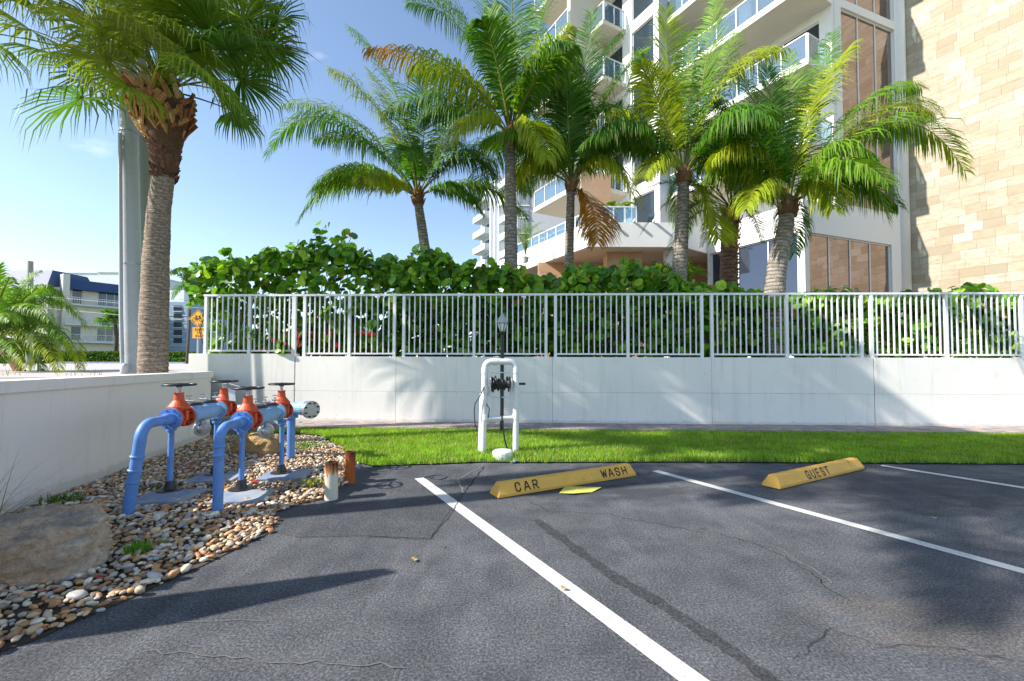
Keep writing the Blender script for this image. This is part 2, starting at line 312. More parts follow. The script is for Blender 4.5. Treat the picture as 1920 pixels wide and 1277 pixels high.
class MB:
    def __init__(s): s.v = []; s.f = []; s.c = []; s.sm = []
    def add(s, vs, fs, col=None, smooth=False):
        n = len(s.v); s.v += [tuple(x) for x in vs]; s.f += [tuple(i + n for i in f) for f in fs]
        s.sm += [smooth] * len(fs)
        if col is not None:
            if len(s.c) < n: s.c += [(1, 1, 1)] * (n - len(s.c))
            s.c += [col] * len(vs)
        return s
    def box(s, o, u, v, w, col=None):
        "box from corner o along vectors u, v, w"
        o, u, v, w = V(o), V(u), V(v), V(w)
        vs = [o, o + u, o + u + v, o + v, o + w, o + u + w, o + u + v + w, o + v + w]
        return s.add(vs, [(0, 3, 2, 1), (4, 5, 6, 7), (0, 1, 5, 4), (1, 2, 6, 5), (2, 3, 7, 6), (3, 0, 4, 7)], col)
    def cbox(s, c, sx, sy, sz, ang=0, col=None):
        u = V((math.cos(ang), math.sin(ang), 0)); v = V((-u.y, u.x, 0)); c = V(c)
        return s.box(c - u * sx / 2 - v * sy / 2 - Z * sz / 2, u * sx, v * sy, Z * sz, col)
    def tube(s, pts, rad, n=10, cap=True, col=None, smooth=True):
        pts = [V(p) for p in pts]; m = len(pts)
        if not isinstance(rad, (list, tuple)): rad = [rad] * m
        vs = []; fs = []; prev = None
        for i, p in enumerate(pts):
            t = (pts[min(i + 1, m - 1)] - pts[max(i - 1, 0)]).normalized()
            if prev is None: a = t.orthogonal().normalized()
            else:
                a = prev - t * prev.dot(t); a = a.normalized() if a.length > 1e-6 else t.orthogonal().normalized()
            prev = a; bb = t.cross(a)
            for k in range(n):
                q = 2 * math.pi * k / n; vs.append(p + (a * math.cos(q) + bb * math.sin(q)) * rad[i])
        for i in range(m - 1):
            for k in range(n):
                a0 = i * n + k; b0 = i * n + (k + 1) % n; fs.append((a0, b0, b0 + n, a0 + n))
        s.add(vs, fs, col, smooth)
        if cap:
            s.add(vs[:n], [tuple(reversed(range(n)))], col); s.add(vs[-n:], [tuple(range(n))], col)
        return s
    def lathe(s, base, axis, prof, n=20, col=None, smooth=False):
        "prof: list of (distance along the axis, radius)"
        base = V(base); ax = V(axis).normalized()
        a = ax.orthogonal().normalized(); bb = ax.cross(a); vs = []; fs = []
        for h, r in prof:
            for k in range(n):
                q = 2 * math.pi * k / n; vs.append(base + ax * h + (a * math.cos(q) + bb * math.sin(q)) * max(r, 1e-4))
        for i in range(len(prof) - 1):
            for k in range(n):
                a0 = i * n + k; b0 = i * n + (k + 1) % n; fs.append((a0, b0, b0 + n, a0 + n))
        fs.append(tuple(reversed(range(n)))); m = (len(prof) - 1) * n; fs.append(tuple(range(m, m + n)))
        return s.add(vs, fs, col, smooth)
    def prism(s, poly, z0, z1, col=None):
        n = len(poly); vs = [(p[0], p[1], z0) for p in poly] + [(p[0], p[1], z1) for p in poly]
        ar = sum(poly[i][0] * poly[(i + 1) % n][1] - poly[(i + 1) % n][0] * poly[i][1] for i in range(n))
        fs = [tuple(reversed(range(n))), tuple(range(n, 2 * n))] + [(i, (i + 1) % n, (i + 1) % n + n, i + n) for i in range(n)]
        if ar < 0: fs = [tuple(reversed(f)) for f in fs]
        return s.add(vs, fs, col)
    def torus(s, c, axis, Rr, r, n=28, m=8, col=None):
        c = V(c); ax = V(axis).normalized(); a = ax.orthogonal().normalized(); bb = ax.cross(a); vs = []; fs = []
        for i in range(n):
            q = 2 * math.pi * i / n; d = a * math.cos(q) + bb * math.sin(q)
            for k in range(m):
                w = 2 * math.pi * k / m; vs.append(c + d * (Rr + r * math.cos(w)) + ax * r * math.sin(w))
        for i in range(n):
            for k in range(m): fs.append((i * m + k, ((i + 1) % n) * m + k, ((i + 1) % n) * m + (k + 1) % m, i * m + (k + 1) % m))
        return s.add(vs, fs, col, True)
    def build(s, name, m, parent=None, loc=None, bevel=0.0):
        off = rootloc(parent) if parent else (V(loc) if loc is not None else V((0, 0, 0)))
        me = bpy.data.meshes.new(name)
        me.from_pydata([(x[0] - off.x, x[1] - off.y, x[2] - off.z) for x in s.v], [], s.f); me.update()
        me.polygons.foreach_set('use_smooth', s.sm)
        if s.c:
            at = me.color_attributes.new('Col', 'FLOAT_COLOR', 'POINT')
            cc = s.c + [(1, 1, 1)] * (len(s.v) - len(s.c))
            at.data.foreach_set('color', np.hstack([np.array(cc, dtype=np.float32), np.ones((len(cc), 1), np.float32)]).ravel())
        o = link(name, me, m, parent, None if parent else (off if loc is not None else None))
        if bevel:
            md = o.modifiers.new('bevel', 'BEVEL'); md.width = bevel; md.segments = 2; md.limit_method = 'ANGLE'; md.angle_limit = R(40)
        return o

def npmesh(name, verts, faces, cols, m, parent=None, loc=None, smooth=False):
    "verts (n,3), faces (k, 3|4) arrays, cols (n,3)"
    off = np.array(rootloc(parent)) if parent else (np.array(loc) if loc is not None else np.zeros(3))
    me = bpy.data.meshes.new(name)
    verts = (verts - off).astype(np.float32)
    fl = faces if isinstance(faces, list) else [faces]
    fl = [f for f in fl if len(f)]
    tot = sum(len(f) for f in fl); loops = np.concatenate([f.ravel() for f in fl]).astype(np.int32)
    sizes = np.concatenate([np.full(len(f), f.shape[1], np.int32) for f in fl])
    me.vertices.add(len(verts)); me.vertices.foreach_set('co', verts.ravel())
    me.loops.add(len(loops)); me.loops.foreach_set('vertex_index', loops)
    me.polygons.add(tot); st = np.zeros(tot, np.int32); st[1:] = np.cumsum(sizes)[:-1]
    me.polygons.foreach_set('loop_start', st)
    try: me.polygons.foreach_set('loop_total', sizes)
    except Exception: pass
    me.update(calc_edges=True); me.validate()
    if smooth: me.polygons.foreach_set('use_smooth', np.ones(len(me.polygons), bool))
    if cols is not None:
        at = me.color_attributes.new('Col', 'FLOAT_COLOR', 'POINT')
        at.data.foreach_set('color', np.hstack([cols, np.ones((len(cols), 1))]).astype(np.float32).ravel())
    return link(name, me, m, parent, None if parent else (tuple(off) if loc is not None else None))

def sheet(name, pts, z, m, kind='structure', parent=None):
    b = MB(); b.add([(p[0], p[1], z) for p in pts], [tuple(range(len(pts)))])
    o = b.build(name, m, parent)
    if o.data.polygons[0].normal.z < 0: o.data.flip_normals()
    if kind and not parent: o['kind'] = kind
    return o

# ------------------------------------------------------------------ setting: ground, lot, road
VP1 = V((-.485, .875, 0)).normalized(); VP2 = V((.875, .485, 0))          # the lot's and the tower's two directions
WL0 = V((-5.6, 8.6, 0)); WLdir = V((-.2518, .9678, 0))                  # low wall: right face line
WLa = G(30, 965); WLb = G(380, 826); WLdir = (WLb - WLa).normalized()
def wl(y): return WLa + WLdir * ((y - WLa.y) / WLdir.y)
RW0 = V((-6.95, 9.86, 0)); RW1 = V((22, 8.80, 0))                          # retaining wall: front face line
rwd = (RW1 - RW0).normalized(); rwn = V((rwd.y, -rwd.x, 0))                # outward (to the camera)
def rw(x): return RW0 + rwd * ((x - RW0.x) / rwd.x)
def rwpx(px, py=735):
    d = ray(px, py); t = (RW0 - CAMPOS).dot(rwn) / d.dot(rwn); return CAMPOS + d * t

sheet('ground', [(-900, -900), (900, -900), (900, 900), (-900, 900)], -0.35, M['lawn'])
lot = [wl(-25), (40, -25), (40, 12), (-7.2, 10.3)]
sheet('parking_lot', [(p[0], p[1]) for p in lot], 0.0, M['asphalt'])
# raised ground left of the low wall and behind the retaining wall
tb = MB()
a0 = wl(-25) - V((.15, 0, 0)); a1 = wl(8.05) - V((.15, 0, 0))
tb.add([(-700, -25, 1.02), (a0.x, -25, 1.02), (a1.x, 8.05, 1.10), (-6.93, 9.99, 1.10), (-700, 9.99, 1.10), (-700, 38, 1.255), (-6.93, 38, 1.255), (-700, 880, 1.3), (-6.93, 880, 1.3)],
       [(0, 1, 2, 3, 4), (4, 3, 6, 5), (5, 6, 8, 7)])
tb.add([(a1.x, 8.05, 1.10), (-6.93, 9.99, 1.10), (-6.93, 9.99, -.3), (a1.x, 8.05, -.3)], [(0, 1, 2, 3)])
o = tb.build('raised_ground', M['lawn']); o['kind'] = 'structure'
tb = MB(); q0 = rw(-6.9); q1 = rw(40)
tb.add([(-6.9, q0.y + .2, 1.36), (40, q1.y + .2, 1.36), (700, q1.y, 1.36), (700, 880, 1.36), (-6.9, 880, 1.36)], [(0, 1, 2, 3, 4)])
o = tb.build('planting_ground', M['soil']); o['kind'] = 'structure'
# road beyond the low wall
tb = MB(); tb.add([(-80, 8.9, 1.112), (-7.2, 8.9, 1.112), (-7.2, 34.0, 1.245), (-80, 34.0, 1.245), (-80, 4.0, 1.112), (wl(4).x - .35, 4.0, 1.112), (wl(8).x - .45, 8.0, 1.112)], [(0, 1, 2, 3), (4, 5, 6, 1, 0)])
o = tb.build('road', M['road']); o['kind'] = 'structure'
tb = MB(); tb.box((-80, 34.0, 1.1), (72.8, 0, 0), (0, .3, 0), (0, 0, .27)); o = tb.build('kerb', M['concrete']); o['kind'] = 'structure'

# stripes: perpendicular distances 2.0 camera heights apart
def stripe(pa, pb, w=.10, name='parking_stripe', m=None, z=.004):
    a = G(*pa); b_ = G(*pb); d = (b_ - a).normalized(); n = V((-d.y, d.x, 0)) * w / 2
    b_ = b_ + d * .8
    return sheet(name, [a - n, b_ - n, b_ + n, a + n], z, m or M['stripe_paint'])
stripe((786, 897), (1300, 1277), .115); stripe((1228, 883), (1920, 1072), .105); stripe((1652, 873), (1920, 915), .105)
# tar strip, patch, cracks
a = G(1005, 975); c = G(1455, 1277); d = (c - a).normalized(); n = V((-d.y, d.x, 0)) * .055
def wob_strip(name, pts, w, m, z, jit=.012):
    b = MB(); L = []; Rr = []
    P3 = [G(*p) for p in pts]; out = []
    for i in range(len(P3) - 1):
        k = max(2, int((P3[i + 1] - P3[i]).length / .05))
        for j in range(k): out.append(P3[i].lerp(P3[i + 1], j / k))
    out.append(P3[-1])
    for i, p in enumerate(out):
        d = (out[min(i + 1, len(out) - 1)] - out[max(i - 1, 0)]).normalized(); nn = V((-d.y, d.x, 0))
        p = p + nn * random.uniform(-jit, jit); ww = w * random.uniform(.6, 1.2) / 2
        L.append(p + nn * ww); Rr.append(p - nn * ww)
    vs = [(p.x, p.y, z) for p in L + Rr]; k = len(L)
    b.add(vs, [(i, i + k, i + 1 + k, i + 1) for i in range(k - 1)])
    o = b.build(name, m); o['kind'] = 'structure'
    if o.data.polygons[0].normal.z < 0: o.data.flip_normals()
    return o
wob_strip('tar_strip', [(1005, 975), (1080, 1030), (1150, 1082), (1235, 1130)], .10, M['seal'], .004, .0012)
wob_strip('tar_strip', [(1235, 1130), (1290, 1168), (1370, 1220), (1470, 1295)], .085, M['seal'], .004, .0012)
pp = [(505, 968), (520, 1000), (560, 1008), (690, 1005), (806, 1010), (832, 975), (868, 925), (908, 876), (760, 873), (690, 878), (640, 900)]
sheet('asphalt_patch', [G(*p) for p in pp], .003, M['asphalt_patch'])
wob_strip('crack', [(690, 1007), (806, 1012), (836, 975), (870, 925), (908, 876)], .008, M['crack_dark'], .006)
wob_strip('crack', [(870, 925), (858, 900), (905, 874)], .02, M['crack'], .006)
wob_strip('crack', [(985, 935), (1030, 960), (1140, 965), (1240, 985), (1320, 1000)], .005, M['crack_dark'], .006, .02)
wob_strip('crack', [(1340, 1000), (1420, 1020), (1470, 1045), (1530, 1080), (1560, 1110), (1600, 1130)], .005, M['crack_dark'], .006, .02)
wob_strip('crack', [(0, 1250), (60, 1222), (110, 1200), (150, 1185)], .006, M['crack_dark'], .006, .01)
wob_strip('crack', [(270, 1220), (330, 1228), (400, 1232), (520, 1240), (640, 1245), (760, 1252)], .006, M['crack'], .006, .02)
wob_strip('crack', [(300, 1165), (400, 1163), (470, 1167), (560, 1160)], .004, M['crack'], .006, .02)
wob_strip('crack', [(1380, 1010), (1460, 1030), (1520, 1065), (1560, 1095)], .010, M['crack'], .006, .02)
wob_strip('crack', [(1490, 1240), (1560, 1180), (1640, 1210), (1760, 1215), (1900, 1240)], .004, M['crack_dark'], .006, .02)

# ------------------------------------------------------------------ low wall at the left
lw = empty('low_boundary_wall', (WLb.x, WLb.y, 0), 'low white wall with a capping, running beside the pebble bed and blue pipes', 'wall')
b = MB(); s0 = wl(.9); s1 = wl(8.05); ln = V((-WLdir.y, WLdir.x, 0))   # ln points left
if ln.x > 0: ln = -ln
CAPH = 1.185
b.box(s0 + ln * .03 - Z * .3, s1 - s0, ln * .2, Z * (.3 + CAPH - .11)); b.build('wall_body', M['low_wall_paint'], lw)
for i in range(6):
    u0 = s0.lerp(s1, i / 6); u1 = s0.lerp(s1, (i + 1) / 6) - WLdir * .004
    b = MB(); b.box(u0 + Z * (CAPH - .11), u1 - u0 + (WLdir * .03 if i == 5 else V((0, 0, 0))), ln * .27, Z * .11); b.build('capping', M['low_wall_paint'], lw, bevel=.006)

# ------------------------------------------------------------------ retaining wall in panels
rwall = empty('retaining_wall', (0, 9.55, 0), 'long white concrete retaining wall carrying the railing behind the grass', 'wall')
joints = [(552, .022), (742, .005), (1036, .006), (1335, .006), (1640, .02), (1945, .01)]
xs = [rwpx(j[0]).x for j in joints]; WT = 1.487
def rwbox(x0, x1, z0, z1, proud=0.0, th=.22):
    b = MB(); p0 = rw(x0) + rwn * proud; p1 = rw(x1) + rwn * proud; b.box(p0 + Z * z0, p1 - p0, -rwn * (th + proud), Z * (z1 - z0)); return b
edges = [rwpx(352).x] + xs + [22]
WTL = 1.545
for i in range(len(edges) - 1):
    g = (joints[i - 1][1] if i > 0 else 0) / 2; g2 = (joints[i][1] if i < len(joints) else 0) / 2
    top = WTL if i == 0 else WT
    x0, x1 = edges[i] + g, edges[i + 1] - g2
    zj = 1.35 - (735 - 681) / 830 * 9.6
    rwbox(x0, x1, -.3, zj - .0015).build('wall_panel', M['wall_paint'], rwall, bevel=.004)
    rwbox(x0, x1, zj + .0015, top).build('wall_panel', M['wall_paint'], rwall, bevel=.004)
b = MB(); p0 = rw(edges[0] + .02) - rwn * .05; p1 = rw(22) - rwn * .05; b.box(p0 - Z * .3, p1 - p0, -rwn * .1, Z * (WT + .28)); b.build('joint_filler', M['dark'], rwall)
# return wall under left fence end
b = MB(); p0 = rw(edges[0]); b.box(p0 - rwn * .23 - Z * .3, -rwn * 6, rwd * .2, Z * (WTL + .3)); b.build('end_wall', M['wall_paint'], rwall)

# ------------------------------------------------------------------ railing
fence = empty('white_railing', (0, 9.65, WT), 'long white metal railing with thin pickets standing on top of the retaining wall', 'railing')
FO = -rwn * .10
def fpt(x, z): return rw(x) + FO + Z * z
FT = 2.835; FB = WT + .055
pick_me = None
def picket(x, z0, z1):
    global pick_me
    if pick_me is None:
        bb = MB(); bb.box((-.0125, -.0125, 0), (.025, 0, 0), (0, .025, 0), (0, 0, 1)); pick_me = bpy.data.meshes.new('picket')
        pick_me.from_pydata(bb.v, [], bb.f); pick_me.materials.append(M['fence_white'])
    o = bpy.data.objects.new('picket', pick_me); COL.objects.link(o); o.parent = fence
    p = fpt(x, z0) - rootloc(fence); o.location = p; o.scale = (1, 1, z1 - z0); o.rotation_euler.z = math.atan2(rwd.y, rwd.x)
def fbox(name, x0, x1, z0, z1, dep=.05, off=0.0):
    b = MB(); p0 = fpt(x0, z0) + rwn * (dep / 2 + off); p1 = fpt(x1, z0) + rwn * (dep / 2 + off); b.box(p0, p1 - p0, -rwn * dep, Z * (z1 - z0)); return b.build(name, M['fence_white'], fence)
posts_px = [380, 463, 547, 567, 652, 737, 755, 888, 1024, 1042, 1179, 1319, 1338, 1480, 1621, 1640, 1782, 1925, 1944]
px_x = [rwpx(p, 620).x for p in posts_px]
px_x += [px_x[-1] + 1.62 * k for k in range(1, 6)]
secs = [(0, 2), (3, 5), (6, 8), (9, 11), (12, 14), (15, 17), (18, 20), (21, 23)]
for (i0, i1) in secs:
    xa, xb = px_x[i0], px_x[i1]; base = WTL if i0 == 0 else WT
    zb = base + .05
    for k in range(i0, i1 + 1):
        w = .062 if not (i0 == 0 and k == 2) else .085
        b = MB(); b.cbox(fpt(px_x[k], (base + FT) / 2), w, .062, FT - base - .001, math.atan2(rwd.y, rwd.x)); b.build('post', M['fence_white'], fence)
    for k in range(i0, i1):
        fbox('bottom_rail', px_x[k] + .032, px_x[k + 1] - .032, zb, zb + .035, .03)
        L = px_x[k + 1] - px_x[k]; n = max(2, round(L / .119))
        for j in range(1, n): picket(px_x[k] + L * j / n, zb + .035, FT)
for k in range(len(secs)):
    xa = px_x[secs[k][0]] - .05; xb = (px_x[secs[k + 1][0]] - .052) if k < len(secs) - 1 else px_x[secs[k][1]] + .05
    fbox('top_rail', xa, xb, FT + .001, FT + .045, .07)

# ------------------------------------------------------------------ pavers along the wall
GE = .60
path_back = 0.015; path_depth = .86
b = MB(); p0 = rw(-4.6) + rwn * .004; p1 = rw(22) + rwn * .004
b.box(p0 + Z * .0, p1 - p0, rwn * path_depth, Z * .035); paving = b.build('paving_bed', M['soil']); paving['kind'] = 'structure'
pv = []
for i in range(1):
    bb = MB(); bb.box((-.098, -.066, 0), (.196, 0, 0), (0, .132, 0), (0, 0, .03)); pm = bpy.data.meshes.new('paver'); pm.from_pydata(bb.v, [], bb.f); pm.materials.append(M['paver'])
rest = MB(); cnt = 0; ang = math.atan2(rwd.y, rwd.x)
cells = []
for r_ in range(6):
    x = -4.5 + (.1 if r_ % 2 else 0)
    while x < 14:
        cells.append((r_, x)); x += .203
cells.sort(key=lambda t: (-t[0], abs(t[1] - 2.5)))
tones = [(.36, .27, .25), (.30, .26, .26), (.42, .34, .30), (.27, .23, .23), (.40, .31, .27)]
for (r_, x) in cells:
    c = rw(x) + rwn * (.075 + r_ * .139) + Z * (.0385 + random.uniform(-.003, .003)); t = random.choice(tones)
    if cnt < 290:
        o = bpy.data.objects.new('paver', pm); COL.objects.link(o); o.parent = paving; o.location = c; o.rotation_euler.z = ang; o.color = (*t, 1); cnt += 1
    else: rest.cbox(c + Z * .015, .196, .132, .03, ang, t)
o = rest.build('pavers', attrmat('paver_stuff', .85, 0, False, .3, 25, .2), paving); o['kind'] = 'stuff'

# ------------------------------------------------------------------ lawn strip with real blades
gl = [G(548, 812), G(600, 818), G(640, 840), G(668, 868), G(700, 876), G(905, 868), G(1000, 869), G(1300, 868), G(1640, 870), G(1920, 872)]
gpoly = [(p.x, p.y) for p in gl] + [(14, 6.0), (22, 5.6)]
top_ = [(rw(x) + rwn * (path_depth + .01)) for x in (22, 14, 4, -4.4)]
lawn_poly = gpoly + [(p.x, p.y) for p in top_] + [(-5.2, 7.9)]
sheet('lawn_strip', lawn_poly, .018, M['lawn'])
def inpoly(x, y, poly):
    ins = np.zeros(len(x), bool); n = len(poly); j = n - 1
    for i in range(n):
        xi, yi = poly[i][0], poly[i][1]; xj, yj = poly[j][0], poly[j][1]
        c = ((yi > y) != (yj > y)) & (x < (xj - xi) * (y - yi) / (yj - yi + 1e-12) + xi); ins ^= c; j = i
    return ins
def grass_mesh(name, poly, dens, h0, h1, w, parent=None, cols=((.13, .30, .02), (.32, .48, .035), (.50, .46, .16)), z0=.018, edge=None):
    xs_ = [p[0] for p in poly]; ys_ = [p[1] for p in poly]; x0, x1 = min(xs_), min(max(xs_), 14); y0, y1 = min(ys_), max(ys_)
    n = int((x1 - x0) * (y1 - y0) * dens); x = rng.uniform(x0, x1, n); y = rng.uniform(y0, y1, n)
    k = inpoly(x + .03 * np.sin(y * 23 + x * 5), y + .025 * np.sin(x * 17) + .02 * np.sin(x * 41 + 1) + .02 * np.sin(x * 5.3), poly); x = x[k]; y = y[k]; n = len(x)
    patch = .5 + .3 * np.sin(x * 2.1 + np.sin(y * 3)) * np.sin(y * 2.7 + x) + .2 * np.sin(x * 7.3 + 2 * np.sin(y * 5.1)) * np.sin(y * 9 + x * 2)
    h = rng.uniform(h0, h1, n) * (.75 + .4 * patch); a = rng.uniform(0, 2 * np.pi, n); ln_ = rng.uniform(.1, .75, n) * h; la = rng.uniform(0, 2 * np.pi, n)
    dx, dy = np.cos(a) * w / 2, np.sin(a) * w / 2; z = np.full(n, z0)
    v = np.stack([np.stack([x - dx, y - dy, z], 1), np.stack([x + dx, y + dy, z], 1),
                  np.stack([x + dx * .7 + np.cos(la) * ln_ * .35, y + dy * .7 + np.sin(la) * ln_ * .35, z + h * .6], 1),
                  np.stack([x - dx * .7 + np.cos(la) * ln_ * .35, y - dy * .7 + np.sin(la) * ln_ * .35, z + h * .6], 1),
                  np.stack([x + np.cos(la) * ln_, y + np.sin(la) * ln_, z + h], 1)], 1).reshape(-1, 3)
    i = np.arange(n) * 5
    q = np.stack([i, i + 1, i + 2, i + 3], 1); t = np.stack([i + 3, i + 2, i + 4], 1)
    C = np.array(cols); m1 = rng.random(n)[:, None]; pc = C[0] * (1 - m1) + C[1] * m1; sel = rng.random(n) < .10 + .12 * (1 - patch); pc[sel] = C[2]
    pc *= (.8 + .35 * patch)[:, None]
    return npmesh(name, v, [q, t], np.repeat(pc, 5, 0), M['grass'], parent)
o = grass_mesh('grass', lawn_poly, 3300, .045, .085, .008); o['kind'] = 'stuff'; o['label'] = 'bright green mown grass between the parking lot and the retaining wall'; o['category'] = 'grass'

# ------------------------------------------------------------------ gravel bed
gb_px = [(0, 1224), (70, 1200), (130, 1172), (190, 1146), (235, 1128), (300, 1096), (380, 1062), (440, 1032), (500, 1003), (520, 982), (508, 966), (560, 948), (600, 938), (640, 915), (660, 890), (668, 872), (645, 845), (600, 822), (550, 806)]
gb = [G(*p) for p in gb_px]; ex = G(-250, 1330)
bed = [(ex.x, ex.y)] + [(p.x, p.y) for p in gb] + [(-5.3, 8.1), (wl(8.2).x, 8.2), (wl(1.2).x, 1.2)]
gravel = sheet('gravel_bed', bed, .006, M['soil'])
def ico(sub=1):
    import bmesh
    bm = bmesh.new(); bmesh.ops.create_icosphere(bm, subdivisions=sub, radius=1); bm.verts.ensure_lookup_table()
    v = np.array([x.co[:] for x in bm.verts]); f = np.array([[q.index for q in t.verts] for t in bm.faces]); bm.free(); return v, f
iv1, if1 = ico(1); iv2, if2 = ico(2)
ptone = np.array([(.44, .35, .25), (.36, .28, .20), (.52, .45, .35), (.38, .20, .09), (.27, .14, .07), (.50, .34, .18), (.32, .30, .28), (.20, .15, .11), (.58, .50, .38), (.44, .24, .09), (.34, .17, .08)])
# scatter
n = 30000
x = rng.uniform(-5.6, -1.5, n); y = rng.uniform(1.2, 8.1, n); k = inpoly(x + rng.normal(0, .022, n), y + rng.normal(0, .022, n), bed)
x = x[k]; y = y[k]
d2 = (x ** 2 + y ** 2)
rad = rng.uniform(.011, .027, len(x)) * (1 + .45 * (rng.random(len(x)) < .08))
# thin out overlaps with a grid
order = rng.permutation(len(x)); grid = {}; keep = []
for i in order:
    gx, gy = int(x[i] / .06), int(y[i] / .06); ok = True
    for aa in (-1, 0, 1):
        for bb_ in (-1, 0, 1):
            for j in grid.get((gx + aa, gy + bb_), ()):
                if (x[i] - x[j]) ** 2 + (y[i] - y[j]) ** 2 < ((rad[i] + rad[j]) * .62) ** 2: ok = False; break
            if not ok: break
        if not ok: break
    if ok: grid.setdefault((gx, gy), []).append(i); keep.append(i)
keep = np.array(keep); x = x[keep]; y = y[keep]; rad = rad[keep]
print('pebbles', len(x))
vis = np.array([abs(a) / max(b_, .1) < 1.17 for a, b_ in zip(x, y)])
score = np.where(vis, np.sqrt(x ** 2 + y ** 2) / rad, 1e9); idx = np.argsort(score); near = set(idx[:295].tolist())
pebm = []
for k in range(5):
    vv = iv2 * (1 + rng.normal(0, .085, (len(iv2), 1))); s_ = np.array([1, rng.uniform(.65, .9), rng.uniform(.45, .65)]); vv = vv * s_
    me = bpy.data.meshes.new('pebble'); me.from_pydata(vv.tolist(), [], if2.tolist()); me.materials.append(M['pebble']); me.polygons.foreach_set('use_smooth', [True] * len(me.polygons)); pebm.append(me)
far_v = []; far_f = []; far_c = []; nv = 0
for i in range(len(x)):
    t = ptone[rng.integers(len(ptone))] * rng.uniform(.8, 1.2) * 1.3; lift = rng.uniform(.0, .018); a = rng.uniform(0, 6.28)
    if i in near:
        o = bpy.data.objects.new('pebble', pebm[rng.integers(5)]); COL.objects.link(o); o.parent = gravel; o.location = (x[i], y[i], rad[i] * .45 + .006 + lift)
        o.rotation_euler = (rng.normal(0, .22), rng.normal(0, .22), a); s_ = rad[i] * 1.15; o.scale = (s_ * rng.uniform(.9, 1.4), s_ * rng.uniform(.8, 1.05), s_ * rng.uniform(.7, 1.1)); o.color = (*t, 1)
    else:
        bv, bf = (iv2, if2) if y[i] < 4.6 else (iv1, if1)
        s_ = np.array([rad[i] * rng.uniform(1, 1.4), rad[i] * rng.uniform(.7, 1.1), rad[i] * rng.uniform(.5, .75)])
        q = bv * (1 + rng.normal(0, .05, (len(bv), 1))) * s_; ca, sa = math.cos(a), math.sin(a)
        tx = rng.normal(0, .2); qz = q[:, 2] + tx * q[:, 0]
        q = np.stack([q[:, 0] * ca - q[:, 1] * sa + x[i], q[:, 0] * sa + q[:, 1] * ca + y[i], qz + rad[i] * .45 + .006 + lift], 1)
        far_v.append(q); far_f.append(bf + nv); far_c.append(np.tile(t, (len(bv), 1))); nv += len(bv)
o = npmesh('pebbles', np.vstack(far_v), np.vstack(far_f), np.vstack(far_c), M['pebble_stuff'], gravel, smooth=True); o['kind'] = 'stuff'
# weeds and short grass in the bed
def weed(px, py, n, r, h, cols, label, seed=0):
    c = G(px, py); rr = random.Random(seed); b = MB()
    for i in range(n):
        a = rr.uniform(0, 6.28); q = rr.uniform(0, r) ; p = c + V((math.cos(a) * q, math.sin(a) * q, .01)); la = rr.uniform(0, 6.28); hh = h * rr.uniform(.5, 1.1)
        tip = p + V((math.cos(la), math.sin(la), 0)) * hh * rr.uniform(.3, .9) + Z * hh; w = V((-math.sin(la), math.cos(la), 0)) * .004; md = p.lerp(tip, .55) + Z * hh * .12
        b.add([p - w, p + w, md + w, md - w, tip], [(0, 1, 2, 3), (3, 2, 4)], rr.choice(cols))
    o = b.build('weed_tuft', M['grass'], None, (c.x, c.y, 0)); tag(o, label, 'weed', 'weeds growing between the pebbles'); return o
GR = [(.10, .24, .03), (.16, .30, .04), (.07, .15, .03)]
weed(258, 1042, 130, .075, .09, [(.14, .34, .02), (.2, .4, .04)], 'bright green weed tuft in the pebbles right of the grey boulder', 1)
weed(305, 1028, 40, .04, .05, [(.22, .26, .06)], 'small yellowish weed tuft among pebbles between boulder and blue pipe', 2)
weed(118, 945, 120, .16, .10, GR, 'straggly weed at the foot of the low white wall above the boulder', 3)
weed(290, 920, 200, .22, .05, [(.12, .16, .04), (.08, .12, .03)], 'low dark weeds along the pad of the left front pipe support', 4)
weed(590, 910, 220, .18, .06, [(.25, .30, .05), (.35, .30, .08)], 'yellow green weeds beside the cream rusty stub pipe', 5)
weed(372, 900, 160, .16, .05, [(.12, .18, .04)], 'low weeds between the two left concrete pads', 6)
weed(570, 840, 500, .35, .07, [(.12, .26, .03), (.2, .3, .05)], 'loose grass tuft spilling from the lawn onto the pebbles', 7)
weed(25, 1085, 60, .07, .05, GR, 'small weed under the near end of the grey boulder', 8)

# ------------------------------------------------------------------ boulders
def rock(name, c, size, rot, m, label, seed, flat=.0):
    import bmesh
    from mathutils import noise as mn
    bm = bmesh.new(); bmesh.ops.create_icosphere(bm, subdivisions=5, radius=1)
    Rm = Matrix.Rotation(rot, 3, 'Z')
    for v in bm.verts:
        p = v.co.copy(); k = 4.0
        q = V([math.copysign(abs(t) ** (1 / 1.0), t) for t in p]); mm = (abs(p.x) ** k + abs(p.y) ** k + abs(p.z) ** k) ** (1 / k); q = p / mm
        q *= 1 + .16 * mn.noise(p * 1.3 + V((seed, 0, 0))) + .07 * mn.noise(p * 3.1 + V((0, seed, 0))) + .045 * mn.noise(p * 8 + V((seed, 0, 2))) + .022 * mn.noise(p * 20) + .01 * mn.noise(p * 45)
        for fr_, am_ in ((2.3, .16), (5.5, .07), (12, .03)):
            q *= 1 - am_ * max(0, .35 - abs(mn.noise(p * fr_ + V((seed * 2, 1, 0))))) / .35 * .6
        q.z += flat * q.x
        v.co = Rm @ V((q.x * size[0], q.y * size[1], q.z * size[2]))
    me = bpy.data.meshes.new(name); bm.to_mesh(me); bm.free(); me.polygons.foreach_set('use_smooth', [True] * len(me.polygons))
    o = link(name, me, m, None, c); tag(o, label, 'boulder'); return o
bc = G(85, 1075)
rock('boulder', (-3.17, 2.86, .10), (.50, .28, .27), R(18), M['boulder'], 'large grey and tan limestone boulder on the pebbles at the left edge', 3.1, .08)
rc = G(462, 858)
